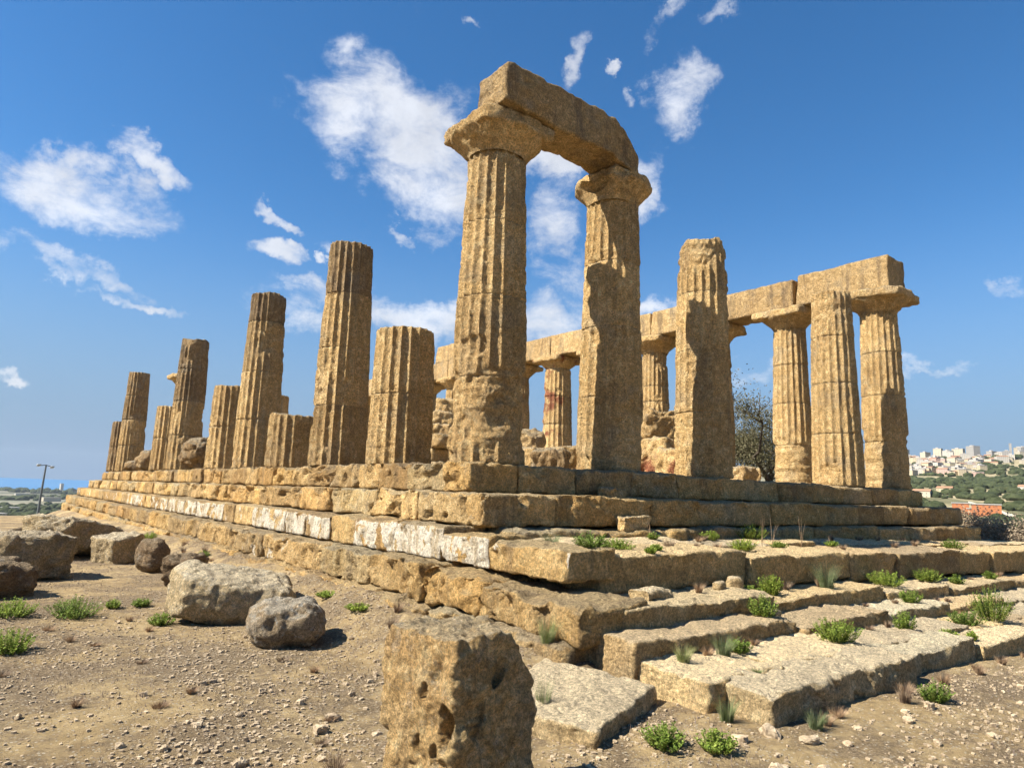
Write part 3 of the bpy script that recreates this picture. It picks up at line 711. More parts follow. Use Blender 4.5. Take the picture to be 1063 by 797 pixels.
# ------------------------------------------------------------------ fallen stones, ruins inside
def stone(name, size, loc, label, seed, rz=0, mat='block', group=None, rad=.1, amp=.07, cuts=4, cutd=(.7, .95), pit=.03, tilt=(0, 0), freq=1.6, res=None, sink=.06, taper=0, fine=.5, cragk=.75, cat='stone block'):
    r = res or resfor(*loc, k=.0026, lo=.016, hi=.12)
    V, F = rock(size, r, rad, amp, seed, freq, taper, cuts, cutd, pit, fine, cragk, (0, 0, 0))
    if tilt != (0, 0):
        Rm = np.array(Matrix.Rotation(tilt[0], 3, 'X') @ Matrix.Rotation(tilt[1], 3, 'Y')); V = V @ Rm.T
    V[:, 2] -= V[:, 2].min() + sink
    o = mesh_obj(name, V, F, M[mat], loc=loc, rot=(0, 0, rz)); return tag(o, label, cat, group)
stone('column_stub', (1.25, 1.35, 1.2), (-.1, 6 * S, 0), 'dark rough stub of a fallen column standing between a tall column and a half-height one', 201, .3, 'colgrey', rad=.5, amp=.13, cuts=5, cat='column stub')
stone('column_stub', (1.3, 1.2, .95), (-.05, 9 * S, 0), 'low rounded stub left of the narrow half-height column', 202, .1, 'colgrey', rad=.45, amp=.12, cuts=5, cat='column stub')
stone('column_stub', (1.2, 1.1, .55), (-.05, 10 * S, 0), 'lowest flat stub beside the leftmost tall column', 203, .6, 'colgrey', rad=.35, amp=.1, cat='column stub')
stone('fallen_block', (.52, .34, .20), (2.05, -1.02, -.49), 'small pale block lying on the second step right of the near corner column', 204, .2, rad=.04, amp=.03)
stone('fallen_block', (.66, .34, .24), (1.95, -1.62, -1.0), 'pale wedge-shaped block lying against the second step, below the smaller one', 205, -.1, rad=.06, amp=.05, cuts=7, cutd=(.6, .9))
G = 'rubble of the inner temple wall'
rub = [((1.5, 1.0, .75), (5.9, 5.4), 'dark lump of rubble seen low through the tall gap, at its left', 'block', 0),
       ((1.0, .9, .6), (4.9, 3.9), 'dark flat rubble stone at the bottom left of the tall gap', 'colgrey', 0),
       ((1.1, 1.0, .85), (6.6, 5.0), 'pale rubble block in the middle of the tall gap', 'block', 0),
       ((.9, .8, 1.5), (6.6, 6.9), 'upright pale masonry block behind the left of the tall gap', 'block', 0),
       ((1.2, 1.0, .9), (7.0, 4.1), 'pale rubble block touching the left edge of the second front column', 'block', 0),
       ((1.3, 1.2, 1.15), (8.0, 3.0), 'reddish burnt masonry block low between the second column and the lone thick one', 'red', 0),
       ((1.1, .9, .8), (8.15, 3.1), 'rough yellow block stacked on the reddish burnt masonry', 'block', 1.1),
       ((.9, .8, .7), (7.4, 1.8), 'small orange block beside the left foot of the lone thick column', 'red', 0),
       ((1.6, .8, .68), (14.6, 4.9), 'low pale block on the floor behind the gap right of the lone thick column', 'block', 0),
       ((1.0, .8, .62), (13.4, 3.9), 'small squared block beside the foot of the lone thick column, behind it', 'block', 0)]
for i, (sz, xy, lab, mt, zz) in enumerate(rub):
    stone('rubble_block', sz, (xy[0], xy[1], zz), lab, 220 + i, i * .7, mt, G, rad=.12, amp=.10, cuts=6, cutd=(.65, .92))
# the ragged masonry pier left of the near corner column
pz = 0; q = random.Random(9)
for i, (w_, d_, h_, ox) in enumerate([(1.6, 1.3, .8, 0), (1.35, 1.2, .62, .1), (1.3, 1.1, .6, -.12), (1.0, 1.0, .55, -.1), (.75, .8, .6, .15)]):
    stone('pier_block', (w_, d_, h_), (7.0 + ox, 12.3 + ox, pz), ['bottom', 'second', 'middle', 'fourth', 'topmost'][i] + ' block of the ragged masonry pier left of the near corner column', 240 + i, .5 + i * .15, 'block', 'blocks of the ragged pier', rad=.1, amp=.1, cuts=5, cutd=(.72, .93), cat='pier block'); pz += h_ - .05
wallm = []
def ruined_wall(a, b_, h, label, seed):
    q = random.Random(seed); L = math.dist(a, b_); ux, uy = (b_[0] - a[0]) / L, (b_[1] - a[1]) / L
    o = empty('ruined_wall', (a[0], a[1], 0), label, 'ruined wall', None, math.atan2(uy, ux)); n = 0; z = 0
    for cidx in range(3):
        s = q.uniform(0, .4); parts = []
        while s < L - .5:
            l = q.uniform(.8, 1.4)
            if q.random() < [1, .75, .35][cidx]:
                V, F = rock((l - .03, .75, h), .12, .07, .07, seed * 9 + n, 1.7, 0, 2, (.78, .95), .02); V += np.array((s + l / 2, q.uniform(-.05, .05), cidx * h + h / 2 - .02)); parts.append((V, F))
            s += l; n += 1
        V, F = join(parts); mesh_obj('masonry_course', V, F, M['block'], o)
ruined_wall((4.4, 8.0), (4.4, 31.5), .42, 'low ruined inner wall running behind the sunlit columns', 71)
ruined_wall((10.9, 7.5), (10.9, 31.5), .45, 'low ruined inner wall in front of the far columns', 72)
ruined_wall((4.6, 31.8), (10.6, 31.8), .42, 'low ruined cross wall at the far end of the temple floor', 73)

# boulders and blocks on the soil at the left
GS = 'big stones lying on the soil left of the temple'
def gz(x, y): return ground_z(x, y, False)
def boulder(name, size, x, y, *a, **k): return stone(name, size, (x, y, gz(x, y)), *a, group=GS, **k)
boulder('boulder', (.8, 1.1, .56), -6.35, 4.6, 'dark rounded block cut off by the left edge of the photo', 301, .3, 'redrock', rad=.22, amp=.10, sink=.08)
boulder('pitted_block', (1.3, 1.2, .86), -5.85, 7.0, 'large pitted block with flat sunlit top, second from the left edge', 302, .15, 'boulder', rad=.08, amp=.09, cuts=3, pit=.05, sink=.1)
boulder('stone_slab', (2.0, 1.5, .75), -4.75, 11.3, 'long tilted pale slab behind the large pitted block', 303, .5, 'boulder', rad=.15, amp=.10, tilt=(-.12, .22), cuts=3, sink=.1)
boulder('angular_block', (.85, .9, .62), -3.9, 9.6, 'small squared block between the tilted slab and the upright drum', 304, .5, 'boulder', rad=.06, amp=.06, cuts=3, tilt=(.0, -.12))
boulder('fallen_drum', (.55, .75, .72), -3.62, 7.1, 'upright dark rounded drum piece in the middle of the big stones', 305, .2, 'redrock', rad=.33, amp=.05, cuts=1, sink=.05)
boulder('boulder', (.72, .6, .50), -3.45, 4.9, 'dark brown ragged stone right of the rounded drum piece', 306, .8, 'redrock', rad=.14, amp=.11, cuts=6, sink=.05)
boulder('boulder', (1.75, 1.25, .64), -3.75, .95, 'largest pale smooth boulder with sloping top, below the white-faced step', 307, -.25, 'boulder', rad=.30, amp=.05, cuts=8, cutd=(.55, .85), fine=.6, cragk=.6, tilt=(.12, .16), sink=.12, pit=0)
boulder('lichen_boulder', (.90, .74, .56), -3.66, -1.05, 'round grey boulder spotted with lichen, in front of the largest one', 308, -.3, 'greystone', rad=.28, amp=.035, cuts=3, cutd=(.78, .95), sink=.06, pit=.015, fine=.9, cragk=.7)
for i, (x, y, s, lb) in enumerate([(-6.95, 24.5, .5, 'small brown rock at the far edge of the soil, nearest the left edge'), (-6.3, 25.2, .4, 'smallest brown rock at the far edge of the soil'), (-5.3, 20.5, .5, 'low brown rock behind the long tilted slab'), (-7.6, 16.0, .6, 'brown rock behind the block at the left edge')]):
    boulder('boulder', (s * 1.3, s, s * .6), x, y, lb, 320 + i, i * .8, 'redrock', rad=.12, amp=.08)
# foreground pillar stump
def fgblock():
    V, F = rock((.72, .72, 1.28), .0115, .022, .04, 401, 1.9, .06, 0, (.8, .9), 0, center=(0, 0, 0), fine=.5, cragk=.9)
    # the far right shoulder is broken away
    n = np.array([.80, -.25, .55]); n /= np.linalg.norm(n); over = V @ n - .50
    V -= n * np.maximum(over, 0)[:, None] * .85
    n = np.array([-.3, .6, .8]); n /= np.linalg.norm(n); over = V @ n - .74; V -= n * np.maximum(over, 0)[:, None] * .7
    Nr = V / np.linalg.norm(V, axis=1, keepdims=True)
    side = (V[:, 2] < .56)
    # wind-bored hollows on the sunny faces
    pn = fbm(V * np.array([6, 6, 4.2]) + 9, 2, 411); big = fbm(V * 2.2 + 3, 2, 415)
    V -= Nr * (sstep(.26, .50, pn) * .11 * sstep(-.25, .2, big) * side)[:, None]
    for (a_, z_, w2, h2, dd) in [(-.28, .18, .05, .13, .14), (-.20, .02, .035, .06, .09), (-.24, -.22, .07, .12, .15), (-.05, .05, .03, .05, .08), (.12, -.28, .06, .08, .10), (-.1, .33, .03, .05, .07)]:
        # hollows sit on the -X face: a_ runs along Y
        k = ((V[:, 1] - a_) / w2) ** 2 + ((V[:, 2] - z_) / h2) ** 2 + fbm(V * 9, 2, 431) * .6
        V[:, 0] += np.where(V[:, 0] < -.15, dd * sstep(1.2, .5, k), 0)
    V += Nr * (fbm(V * 22, 3, 421, .6) * .018 - np.abs(fbm(V * 9, 3, 425)) * .035 + .01 + fbm(V * 5, 2, 423) * .018)[:, None]
    V[:, 2] -= V[:, 2].min()
    return V, F
V, F = fgblock()
x_, y_ = -4.42, -5.92
tag(mesh_obj('pillar_stump', V, F, M['block'], loc=(x_, y_, gz(x_, y_) - .22), rot=(0, 0, R(8))), 'tall square block in the foreground, bored with holes, one face in deep shadow', 'stone block')
stone('stone_slab', (1.25, 1.15, .22), (-2.6, -4.95, gz(-2.5, -4.9) + .02), 'low flat slab sloping up from the soil, left of the lowest platform corner', 402, .35, 'tread', rad=.04, amp=.035, cuts=1, tilt=(.02, -.08), cutd=(.88, .97), sink=.19, pit=.02)
0 and stone('footing_stone', (.7, .9, .5), (-1.95, -4.62, -2.4), 'rounded corner stone under the end of the lowest long step', 403, .3, 'block', rad=.16, amp=.08, sink=0)
stone('fallen_block', (.62, .3, .13), (-.55, -4.12, -1.62), 'flat ledge stone lying at the left end of the top worn step', 404, .1, 'tread', rad=.06, amp=.04)
stone('fallen_block', (.24, .15, .13), (.95, -3.98, -1.62), 'fist-sized pale stone on the second worn step, left of its pair', 405, .3, 'tread', rad=.06, amp=.04, cuts=7)
stone('fallen_block', (.25, .2, .18), (1.3, -4.02, -1.64), 'fist-sized pale stone on the second worn step, right of its pair', 406, .8, 'tread', rad=.07, amp=.04, cuts=7)
stone('fallen_block', (.42, .2, .17), (1.0, -4.66, -1.92), 'long pale stone resting on the third worn step near its middle', 407, .1, 'tread', rad=.05, amp=.03)

# ------------------------------------------------------------------ loose stones on the soil
protos = []
for i in range(7):
    V, F = rock((1, .78, .62), .13, .12, .16, 500 + i, 2.2, 0, 8, (.45, .8), 0, fine=.4); V[:, 2] += .2
    protos.append((V, F))
pme = []
GL = 'loose stones scattered on the dry soil'
adj = ['pale', 'yellowish', 'whitish', 'greyish', 'sandy']
def ray_ground(px, py):
    a = (px - 531.5) / 711.36; b_ = -(py - 398.5) / 711.36
    return a, b_
spots = [(55,598),]
stones = [(-5.62,-4.62,.085),(-5.5,-4.45,.07),(-5.45,-4.2,.06),(-5.75,-4.3,.075),(-5.35,-4.05,.06),(-5.2,-4.4,.10),(-5.6,-3.9,.06),(-5.3,-3.6,.07),(-5.05,-4.0,.055),(-5.85,-3.7,.06),(-4.95,-3.5,.06),(-5.5,-5.1,.08),(-5.0,-5.0,.10),(-4.7,-4.6,.07),
  (-4.5,-4.1,.11),(-4.3,-3.9,.12),(-4.15,-4.4,.07),(-4.4,-3.4,.07),(-4.6,-3.0,.08),(-3.9,-3.4,.06),(-5.15,-5.35,.11),(-5.35,-5.6,.07),(-4.85,-5.5,.09),(-5.9,-5.3,.06),(-5.0,-6.0,.10),(-5.3,-6.2,.08),(-4.0,-2.9,.06),(-4.9,-2.5,.07),(-5.5,-2.6,.06),(-3.4,-2.9,.07),
  (-3.9,-4.7,.08),(-3.5,-4.2,.06),(-3.3,-5.2,.06),(-3.1,-6.6,.09),(-2.7,-6.8,.10),(-2.2,-6.7,.11),(-2.0,-6.25,.12),(-1.65,-6.3,.15),(-1.5,-6.55,.12),(-1.2,-6.7,.07),(-1.9,-6.9,.13),(-.8,-6.6,.07),(-.2,-6.75,.08),(.4,-6.7,.11),(.9,-6.8,.06),(-.5,-7.1,.07),(-1.3,-7.2,.06),(.1,-7.3,.07),(-2.5,-7.3,.08),(-1.8,-7.5,.06),(-.9,-7.7,.09),(1.5,-7.1,.06),(2.2,-6.9,.08),(-3.4,-3.5,.05),(-4.2,-5.0,.05),(-2.3,-2.6,.06),(-2.6,-3.2,.07),(-2.9,-2.2,.05)]
q = random.Random(77)
for i in range(60): stones.append((q.uniform(-7, -3), q.uniform(-6.5, 4), q.uniform(.035, .075)))
for i in range(30): stones.append((q.uniform(-3, 4.5), q.uniform(-8.2, -6.6), q.uniform(.03, .065)))
for i, (x, y, s) in enumerate(stones):
    if math.dist((x, y), (-4.42, -5.92)) < .55 or math.dist((x, y), (-6.955, -9.6)) < 2: continue
    pv, pf = protos[i % 7]; k = i % 7
    key = 'pb%d' % k
    if len(pme) <= k:
        o = mesh_obj('loose_stone', pv, pf, M['pebble'], smooth=False); pme.append(o.data)
    else:
        o = bpy.data.objects.new('loose_stone', pme[k]); COL.objects.link(o)
    o.location = (x, y, gz(x, y)); o.scale = (s * q.uniform(.9, 1.4), s * q.uniform(.8, 1.2), s * q.uniform(.7, 1.1)); o.rotation_euler = (0, 0, q.uniform(0, 6.28))
    if s >= .1: lb = 'one of the fist-sized pale stones lying loose on the soil'
    elif x > -3: lb = 'one of the small pale stones on the soil below the worn steps'
    else: lb = 'one of the small pale stones on the open soil at the left'
    tag(o, lb, 'loose stone', GL if s >= .1 else (GL + ', below the steps' if x > -3 else GL + ', at the left'))
# grit too many to count
def scatter_xy(n, rs, box, dens=None, near=True):
    x = rs.uniform(box[0], box[1], n); y = rs.uniform(box[2], box[3], n)
    d = np.hypot(x + 6.955, y + 9.6)
    keep = (rs.uniform(0, 1, n) < np.clip(4.5 / np.maximum(d, .1), 0, 1) ** 1.5) & (d > 1.5)
    inside = ((x > -2.1) & (y > -4.6)) | ((x > -1.75) & (y > -6.3) & (x < 20))
    keep &= ~inside
    if dens is not None: keep &= rs.uniform(0, 1, n) < dens(x, y)
    return x[keep], y[keep]
rs = np.random.RandomState(5)
pv, pf = rock((1, .8, .6), .5, .12, .16, 600, 2, 0, 4, (.6, .9), 0)
x, y = scatter_xy(620000, rs, (-9, 9, -9, 12), lambda x, y: .2 + .8 * sstep(-.25, .35, fbm(np.stack([x, y, x * 0], -1) / .8, 3, 71)))
s = .006 + .034 * rs.uniform(0, 1, len(x)) ** 5; a = rs.uniform(0, 6.28, len(x)); z = terrain_z(x, y)
ca, sa = np.cos(a)[:, None], np.sin(a)[:, None]; asp = rs.uniform(.7, 1.3, (len(x), 1)); hh = rs.uniform(.6, 1.2, (len(x), 1))
P = np.stack([(pv[None, :, 0] * ca * asp - pv[None, :, 1] * sa) * s[:, None] + x[:, None], (pv[None, :, 0] * sa * asp + pv[None, :, 1] * ca) * s[:, None] + y[:, None], pv[None, :, 2] * s[:, None] * hh + z[:, None] + s[:, None] * .15], -1).reshape(-1, 3)
Fp = (pf[None] + (np.arange(len(x)) * len(pv))[:, None, None]).reshape(-1, 4)
tag(mesh_obj('gravel', P, Fp, M['pebble'], smooth=False), 'fine gravel and grit strewn over the dry soil', 'gravel', kind='stuff')

# dry litter and straw
def blades(x, y, z, rs, h0, h1, w0, w1, lean=.8, seg=2):
    n = len(x); a = rs.uniform(0, 6.28, n); h = rs.uniform(h0, h1, n); wd = rs.uniform(w0, w1, n); ln = rs.uniform(.1, 1, n) * lean
    ux, uy = np.cos(a), np.sin(a); px, py = -uy, ux; Vs = []
    for t in np.linspace(0, 1, seg + 1):
        cx = x + ux * h * ln * t ** 1.6; cy = y + uy * h * ln * t ** 1.6; cz = z + h * t * np.sqrt(np.maximum(.03, 1 - (ln * .8) ** 2)); ww = wd * (1 - .8 * t)
        Vs.append(np.stack([cx - px * ww, cy - py * ww, cz], -1)); Vs.append(np.stack([cx + px * ww, cy + py * ww, cz], -1))
    V = np.stack(Vs, 1).reshape(-1, 3); m = 2 * (seg + 1)
    q_ = np.array([[2 * i, 2 * i + 1, 2 * i + 3, 2 * i + 2] for i in range(seg)])
    return V, (q_[None] + (np.arange(n) * m)[:, None, None]).reshape(-1, 4)
rs = np.random.RandomState(8)
dl = lambda x, y: sstep(-.05, .35, fbm(np.stack([x, y, x * 0], -1) / 1.1, 4, 81))
x, y = scatter_xy(200000, rs, (-9, 9, -9, 12), dl)
V, F = blades(x, y, terrain_z(x, y) - .003, rs, .012, .05, .0018, .005, 1.4)
tag(mesh_obj('dry_litter', V, F, M['litter'], smooth=False), 'brown dry plant litter matted over the soil', 'dry litter', kind='stuff')
x, y = scatter_xy(30000, rs, (-9, 9, -9, 12), lambda x, y: .6 * sstep(.05, .4, fbm(np.stack([x, y, x * 0], -1) / 1.4, 4, 91)))
V, F = blades(x, y, terrain_z(x, y) - .003, rs, .02, .07, .001, .0022, 1.1)
tag(mesh_obj('dry_grass', V, F, M['drygrass'], smooth=False), 'short straw-coloured dry grass on the soil', 'dry grass', kind='stuff')

# ------------------------------------------------------------------ green plants
def leafy(w, h, seed, dense=1.0):
    w *= 1.15; h *= .86
    """a leafy herb: stems fanning out from one root, small pointed leaves all along"""
    rs = np.random.RandomState(seed); ns = int(42 * dense * (w / .4 + .6)); stems, LV, LF, n = [], [], [], 0
    for i in range(ns):
        a = rs.uniform(0, 6.28); rr = (rs.uniform(0, 1) ** .55) * w * .5; H = h * (1 - .45 * (rr / (w * .5)) ** 2) * rs.uniform(.6, 1.05)
        r0 = rr * .45
        p0 = np.array([math.cos(a) * r0, math.sin(a) * r0, -.01]); p2 = np.array([math.cos(a) * rr, math.sin(a) * rr, H]); pm = (p0 + p2) / 2 + np.array([math.cos(a), math.sin(a), 0]) * rr * .08
        stems.append(tube([p0, pm, p2], [.0028, .002, .0012], 4))
        nl_ = int(9 + H / .012)
        for k in range(nl_):
            t = rs.uniform(.12, 1.02); c = (1 - t) ** 2 * p0 + 2 * t * (1 - t) * pm + t * t * p2
            b_ = rs.uniform(0, 6.28); up = rs.uniform(.1, 1.0); dd = np.array([math.cos(b_), math.sin(b_), up]); dd /= np.linalg.norm(dd)
            l = rs.uniform(.022, .044) * (1.15 - .4 * t); wv = np.cross(dd, [rs.uniform(-.4, .4), rs.uniform(-.4, .4), 1]); wv = wv / (np.linalg.norm(wv) + 1e-6) * l * rs.uniform(.2, .32)
            nn_ = np.cross(wv, dd); nn_ /= np.linalg.norm(nn_) + 1e-9
            LV.append(np.array([c, c + dd * l * .5 - wv + nn_ * l * .05, c + dd * l, c + dd * l * .5 + wv + nn_ * l * .05])); LF.append([n, n + 1, n + 2, n + 3]); n += 4
    return join(stems), (np.concatenate(LV), np.array(LF))
def tuft(w, h, seed, n=260):
    rs = np.random.RandomState(seed); r = rs.uniform(0, 1, n) ** .7 * w * .22; a = rs.uniform(0, 6.28, n)
    x = r * np.cos(a); y = r * np.sin(a); hh = rs.uniform(.45, 1.05, n) * h; ln = rs.uniform(.05, 1, n) * min(1.0, w / h * .55)
    V = []
    for t in (0, .35, .7, 1.0):
        cx = x + np.cos(a) * hh * ln * t ** 1.7; cy = y + np.sin(a) * hh * ln * t ** 1.7; cz = hh * t * (1 - .25 * ln * t) - .01; ww = .0022 * (1 - .85 * t)
        px, py = -np.sin(a + 1), np.cos(a + 1)
        V.append(np.stack([cx - px * ww, cy - py * ww, cz], -1)); V.append(np.stack([cx + px * ww, cy + py * ww, cz], -1))
    V = np.stack(V, 1).reshape(-1, 3); q_ = np.array([[2 * i, 2 * i + 1, 2 * i + 3, 2 * i + 2] for i in range(3)])
    return V, (q_[None] + (np.arange(n) * 8)[:, None, None]).reshape(-1, 4)
pn = 0
def plant(kind, x, y, w, h, label, group):
    global pn; pn += 1; z = ground_z(x, y)
    if kind == 'L':
        o = empty('green_herb', (x, y, z), label, 'plant', group); st, lf = leafy(w, h, 700 + pn)
        mesh_obj('stems', *st, M['stem'], o); mesh_obj('leaves', *lf, M['leaf'], o, smooth=False)
    else:
        V, F = tuft(w, h, 700 + pn, int(180 + 300 * w)); tag(mesh_obj('grass_tuft', V, F, M['grass'] if kind == 'G' else M['drygrass'], loc=(x, y, z), smooth=False), label, 'grass tuft', group)
GP1, GP2, GP3, GP4, GP5 = 'green plants on the top worn step', 'green plants on the middle worn steps', 'green plants on the lowest platform', 'green plants growing in the soil by the steps', 'green plants in the soil at the left'
PL = [('L',-.95,-3.55,.46,.24,'broad bright herb at the left end of the top worn step',GP1),('L',-.2,-3.3,.42,.18,'low spreading herb, second from the left on the top worn step',GP1),('L',.3,-3.5,.18,.11,'tiny herb right of the low spreading one on the top worn step',GP1),
('L',4.9,-1.95,.6,.34,'herb with one tall shoot against the foot of the temple base',GP1),('L',2.7,-3.2,.46,.2,'round herb in the middle of the top worn step',GP1),('L',4.0,-3.05,.3,.13,'small herb below the tall dry stalks on the top worn step',GP1),
('L',10.8,-3.3,.5,.25,'herb at the far right end of the top worn step',GP1),('L',5.9,-3.0,.25,.12,'tiny herb right of the one below the dry stalks',GP1),('L',3.6,-1.95,.32,.2,'small herb in the shaded joint at the foot of the temple base',GP1),('L',1.65,-2.3,.18,.13,'very small herb near the left, between base and top worn step',GP1),('L',-.1,-3.75,.14,.1,'tiny sprout on the front edge of the top worn step',GP1),
('L',1.55,-4.1,.26,.15,'low herb on the second worn step beside two small stones',GP2),('L',1.98,-4.12,.34,.34,'upright herb just right of the low one on the second worn step',GP2),('G',3.5,-4.12,.45,.42,'feathery grey-green grass tuft on the second worn step',GP2),('L',5.4,-4.15,.6,.3,'wide herb left of centre of the right half, on the second worn step',GP2),('L',7.1,-4.15,.5,.28,'second wide herb farther right on the second worn step',GP2),('L',8.3,-4.2,.28,.2,'small herb beside the second wide one on the second worn step',GP2),('L',10.1,-4.2,.26,.2,'last small herb at the right end of the second worn step',GP2),
('L',.72,-4.78,.34,.30,'dense herb at the left part of the third worn step',GP2),('G',-1.35,-5.22,.24,.2,'grey grass tuft at the left end of the third worn step',GP2),('G',-.75,-5.25,.3,.24,'wide grey grass tuft, second from the left end of the third worn step',GP2),('L',-.45,-5.22,.25,.16,'small herb growing through the wide grey grass tuft',GP2),('L',4.9,-4.75,.35,.24,'herb on the third worn step near the right edge',GP2),
('L',1.15,-5.45,.52,.33,'largest bushy herb, on the lowest platform',GP3),('L',3.0,-5.42,.28,.32,'upright narrow herb right of the largest bushy one',GP3),('L',4.85,-5.5,.5,.26,'wide herb near the right edge of the lowest platform',GP3),('L',5.6,-5.6,.55,.60,'tallest leafy herb, at the right edge of the photo',GP3),('L',3.6,-5.7,.24,.13,'tiny herb between the upright narrow one and the wide one',GP3),('L',3.75,-5.95,.13,.13,'single sprout near the front edge of the lowest platform',GP3),('G',-.95,-5.75,.16,.05,'flat grass patch at the left of the lowest platform',GP3),
('L',.72,-6.62,.28,.24,'herb in the soil under the front edge of the lowest platform',GP4),('L',-2.56,-5.98,.34,.22,'bright herb at the bottom centre, left of its twin',GP4),('L',-2.30,-6.26,.30,.17,'bright herb at the bottom centre, right of its twin',GP4),('G',-1.72,-5.95,.24,.22,'grey-green tuft at the left corner of the lowest platform',GP4),('D',.35,-6.5,.2,.2,'dry tuft in the shade of the platform edge',GP4),('G',-1.15,-6.42,.24,.18,'grass tuft just right of the platform corner',GP4),('G',-2.93,-5.0,.16,.38,'tall thin grass beside the foreground block',GP4),('G',-2.15,-4.15,.30,.28,'green grass under the end of the lowest long step',GP4),('D',-4.75,-4.95,.22,.2,'grey dry tuft left of the foreground block',GP4),('D',-3.0,-5.3,.2,.16,'dry twiggy tuft on the soil right of the foreground block',GP4),
('L',-5.55,1.9,.70,.34,'widest bright herb at the left, in front of the big stones',GP5),('L',-6.25,2.3,.6,.3,'bright herb at the left edge, upper of two',GP5),('L',-6.35,.1,.45,.33,'bright herb at the left edge, lower of two',GP5),('L',-4.62,2.44,.28,.16,'small herb in front of the upright drum piece',GP5),('L',-4.66,.82,.34,.20,'herb at the left foot of the largest pale boulder',GP5),('L',-5.0,2.5,.22,.15,'small herb right of the widest one',GP5),('L',-2.6,12.8,.42,.26,'small herb far back at the foot of the long steps',GP5),('L',-2.65,-.9,.34,.1,'flat green patch right of the lichen boulder, nearer one',GP5),('L',-2.6,.2,.36,.1,'flat green patch right of the lichen boulder, farther one',GP5),('L',-2.6,7.0,.25,.18,'small herb at the foot of the long steps behind the largest boulder',GP5),('D',-2.5,-2.3,.4,.14,'dry grass strip along the foot of the lowest long step',GP5),('G',-.75,-2.6,.4,.16,'wispy grey grass where the white-faced step meets the top worn step',GP1)]
for a in PL: plant(*a)
q = random.Random(404)
for i in range(46):
    yy, gx0, gx1 = q.choice([(-4.0, -.8, 12), (-4.62, -1, 11), (-5.2, -1.3, 9), (-3.2, -.5, 12), (-6.35, -1.2, 5), (-2.0, 1, 13)])
    plant('D', q.uniform(gx0, gx1), yy + q.uniform(-.1, .08), q.uniform(.12, .26), q.uniform(.07, .17), 'one of the small dry straw tufts in the joints of the worn steps', 'dry straw tufts in the joints of the steps')
for i in range(16):
    plant('D', q.uniform(-2.75, -2.3), q.uniform(-3, 14), q.uniform(.15, .3), q.uniform(.07, .16), 'one of the small dry tufts on the sandy bank under the long steps', 'dry tufts on the sandy bank')
for i in range(26):
    plant('D', q.uniform(-6.8, -3.2), q.uniform(-5.5, 3.5), q.uniform(.12, .28), q.uniform(.05, .11), 'one of the low dry tufts on the open soil at the left', 'dry tufts on the open soil')
for i, (x, y, h) in enumerate([(4.05, -2.7, .62), (4.3, -2.75, .5), (5.0, -2.9, .55), (2.0, -1.95, .3)]):
    rs2 = np.random.RandomState(900 + i); parts = []
    for k in range(3):
        dx, dy = rs2.uniform(-.12, .12, 2); parts.append(tube([(0, 0, 0), (dx * .5, dy * .5, h * .5), (dx, dy, h * rs2.uniform(.7, 1))], [.004, .003, .002], 4))
    V, F = join(parts); tag(mesh_obj('dry_stalk', V, F, M['drygrass'], loc=(x, y, ground_z(x, y))), ['tallest bare dry stalks on the top worn step', 'thinner dry stalks just right of the tallest ones', 'rightmost bare dry stalks on the top worn step', 'short dry stalks at the foot of the temple base'][i], 'dry stalk', 'dry stalks')

# ------------------------------------------------------------------ trees and bushes near the temple
def tree(name, x, y, z, H, spread, label, cat, seed, leafm, nleaf, lsize, trunk=.35, levels=3, group=None, multi=1, clump=.32, base_h=.22):
    q = random.Random(seed); rs = np.random.RandomState(seed); o = empty(name, (x, y, z), label, cat, group); wood = []; tips = []
    def grow(p, d, L, r, lv):
        pts = [p]; c = Vector(p); dd = Vector(d).normalized(); n = 4
        for i in range(n):
            dd = (dd + Vector((q.gauss(0, .16), q.gauss(0, .16), q.gauss(.04, .1)))).normalized(); c = c + dd * L / n; pts.append(tuple(c))
            if lv <= 1: tips.append((tuple(c), lv))
        wood.append(tube(pts, [r * (1 - .14 * k) for k in range(n + 1)], 7 if lv > 1 else 4))
        if lv > 0:
            for i in range(q.choice((3, 4)) if lv > 1 else 4):
                a = q.uniform(0, 6.28); t = q.uniform(.35, 1); bp = Vector(pts[0]).lerp(Vector(pts[-1]), t) if t < .8 else Vector(pts[-1])
                nd = (dd * .6 + Vector((math.cos(a), math.sin(a), q.uniform(-.1, .6))) * spread).normalized()
                grow(tuple(bp), nd, L * q.uniform(.55, .8), r * .5, lv - 1)
    for m_ in range(multi):
        a = q.uniform(0, 6.28); ml = .1 if multi == 1 else .6
        grow((0.1 * math.cos(a) * (multi > 1), .1 * math.sin(a) * (multi > 1), -.1), (math.cos(a) * ml, math.sin(a) * ml, 1), H * (base_h + .16), trunk * H / 12, levels)
    W, WF = join(wood)
    sc_ = H / max(W[:, 2].max(), .1) * .95; W = W * sc_; mesh_obj('trunk', W, WF, M['bark'], o)
    T = np.array([t[0] for t in tips]) * sc_
    ii = rs.randint(0, len(T), nleaf); keepn = fbm(T[ii] * .9, 2, seed) > -.18; ii = ii[keepn]
    c = T[ii] + rs.normal(0, clump, (len(ii), 3)) * np.array([1, 1, .75])
    c = c[c[:, 2] > .05]; n = len(c)
    d = rs.normal(0, 1, (n, 3)); d /= np.linalg.norm(d, axis=1, keepdims=True); e = np.cross(d, rs.normal(0, 1, (n, 3))); e /= np.linalg.norm(e, axis=1, keepdims=True)
    l = (lsize * rs.uniform(.6, 1.3, n))[:, None]
    V = np.stack([c, c + d * l * .5 - e * l * .28, c + d * l, c + d * l * .5 + e * l * .28], 1).reshape(-1, 3)
    mesh_obj('crown', V, np.arange(n * 4).reshape(-1, 4), M[leafm], o, smooth=False)
    return o
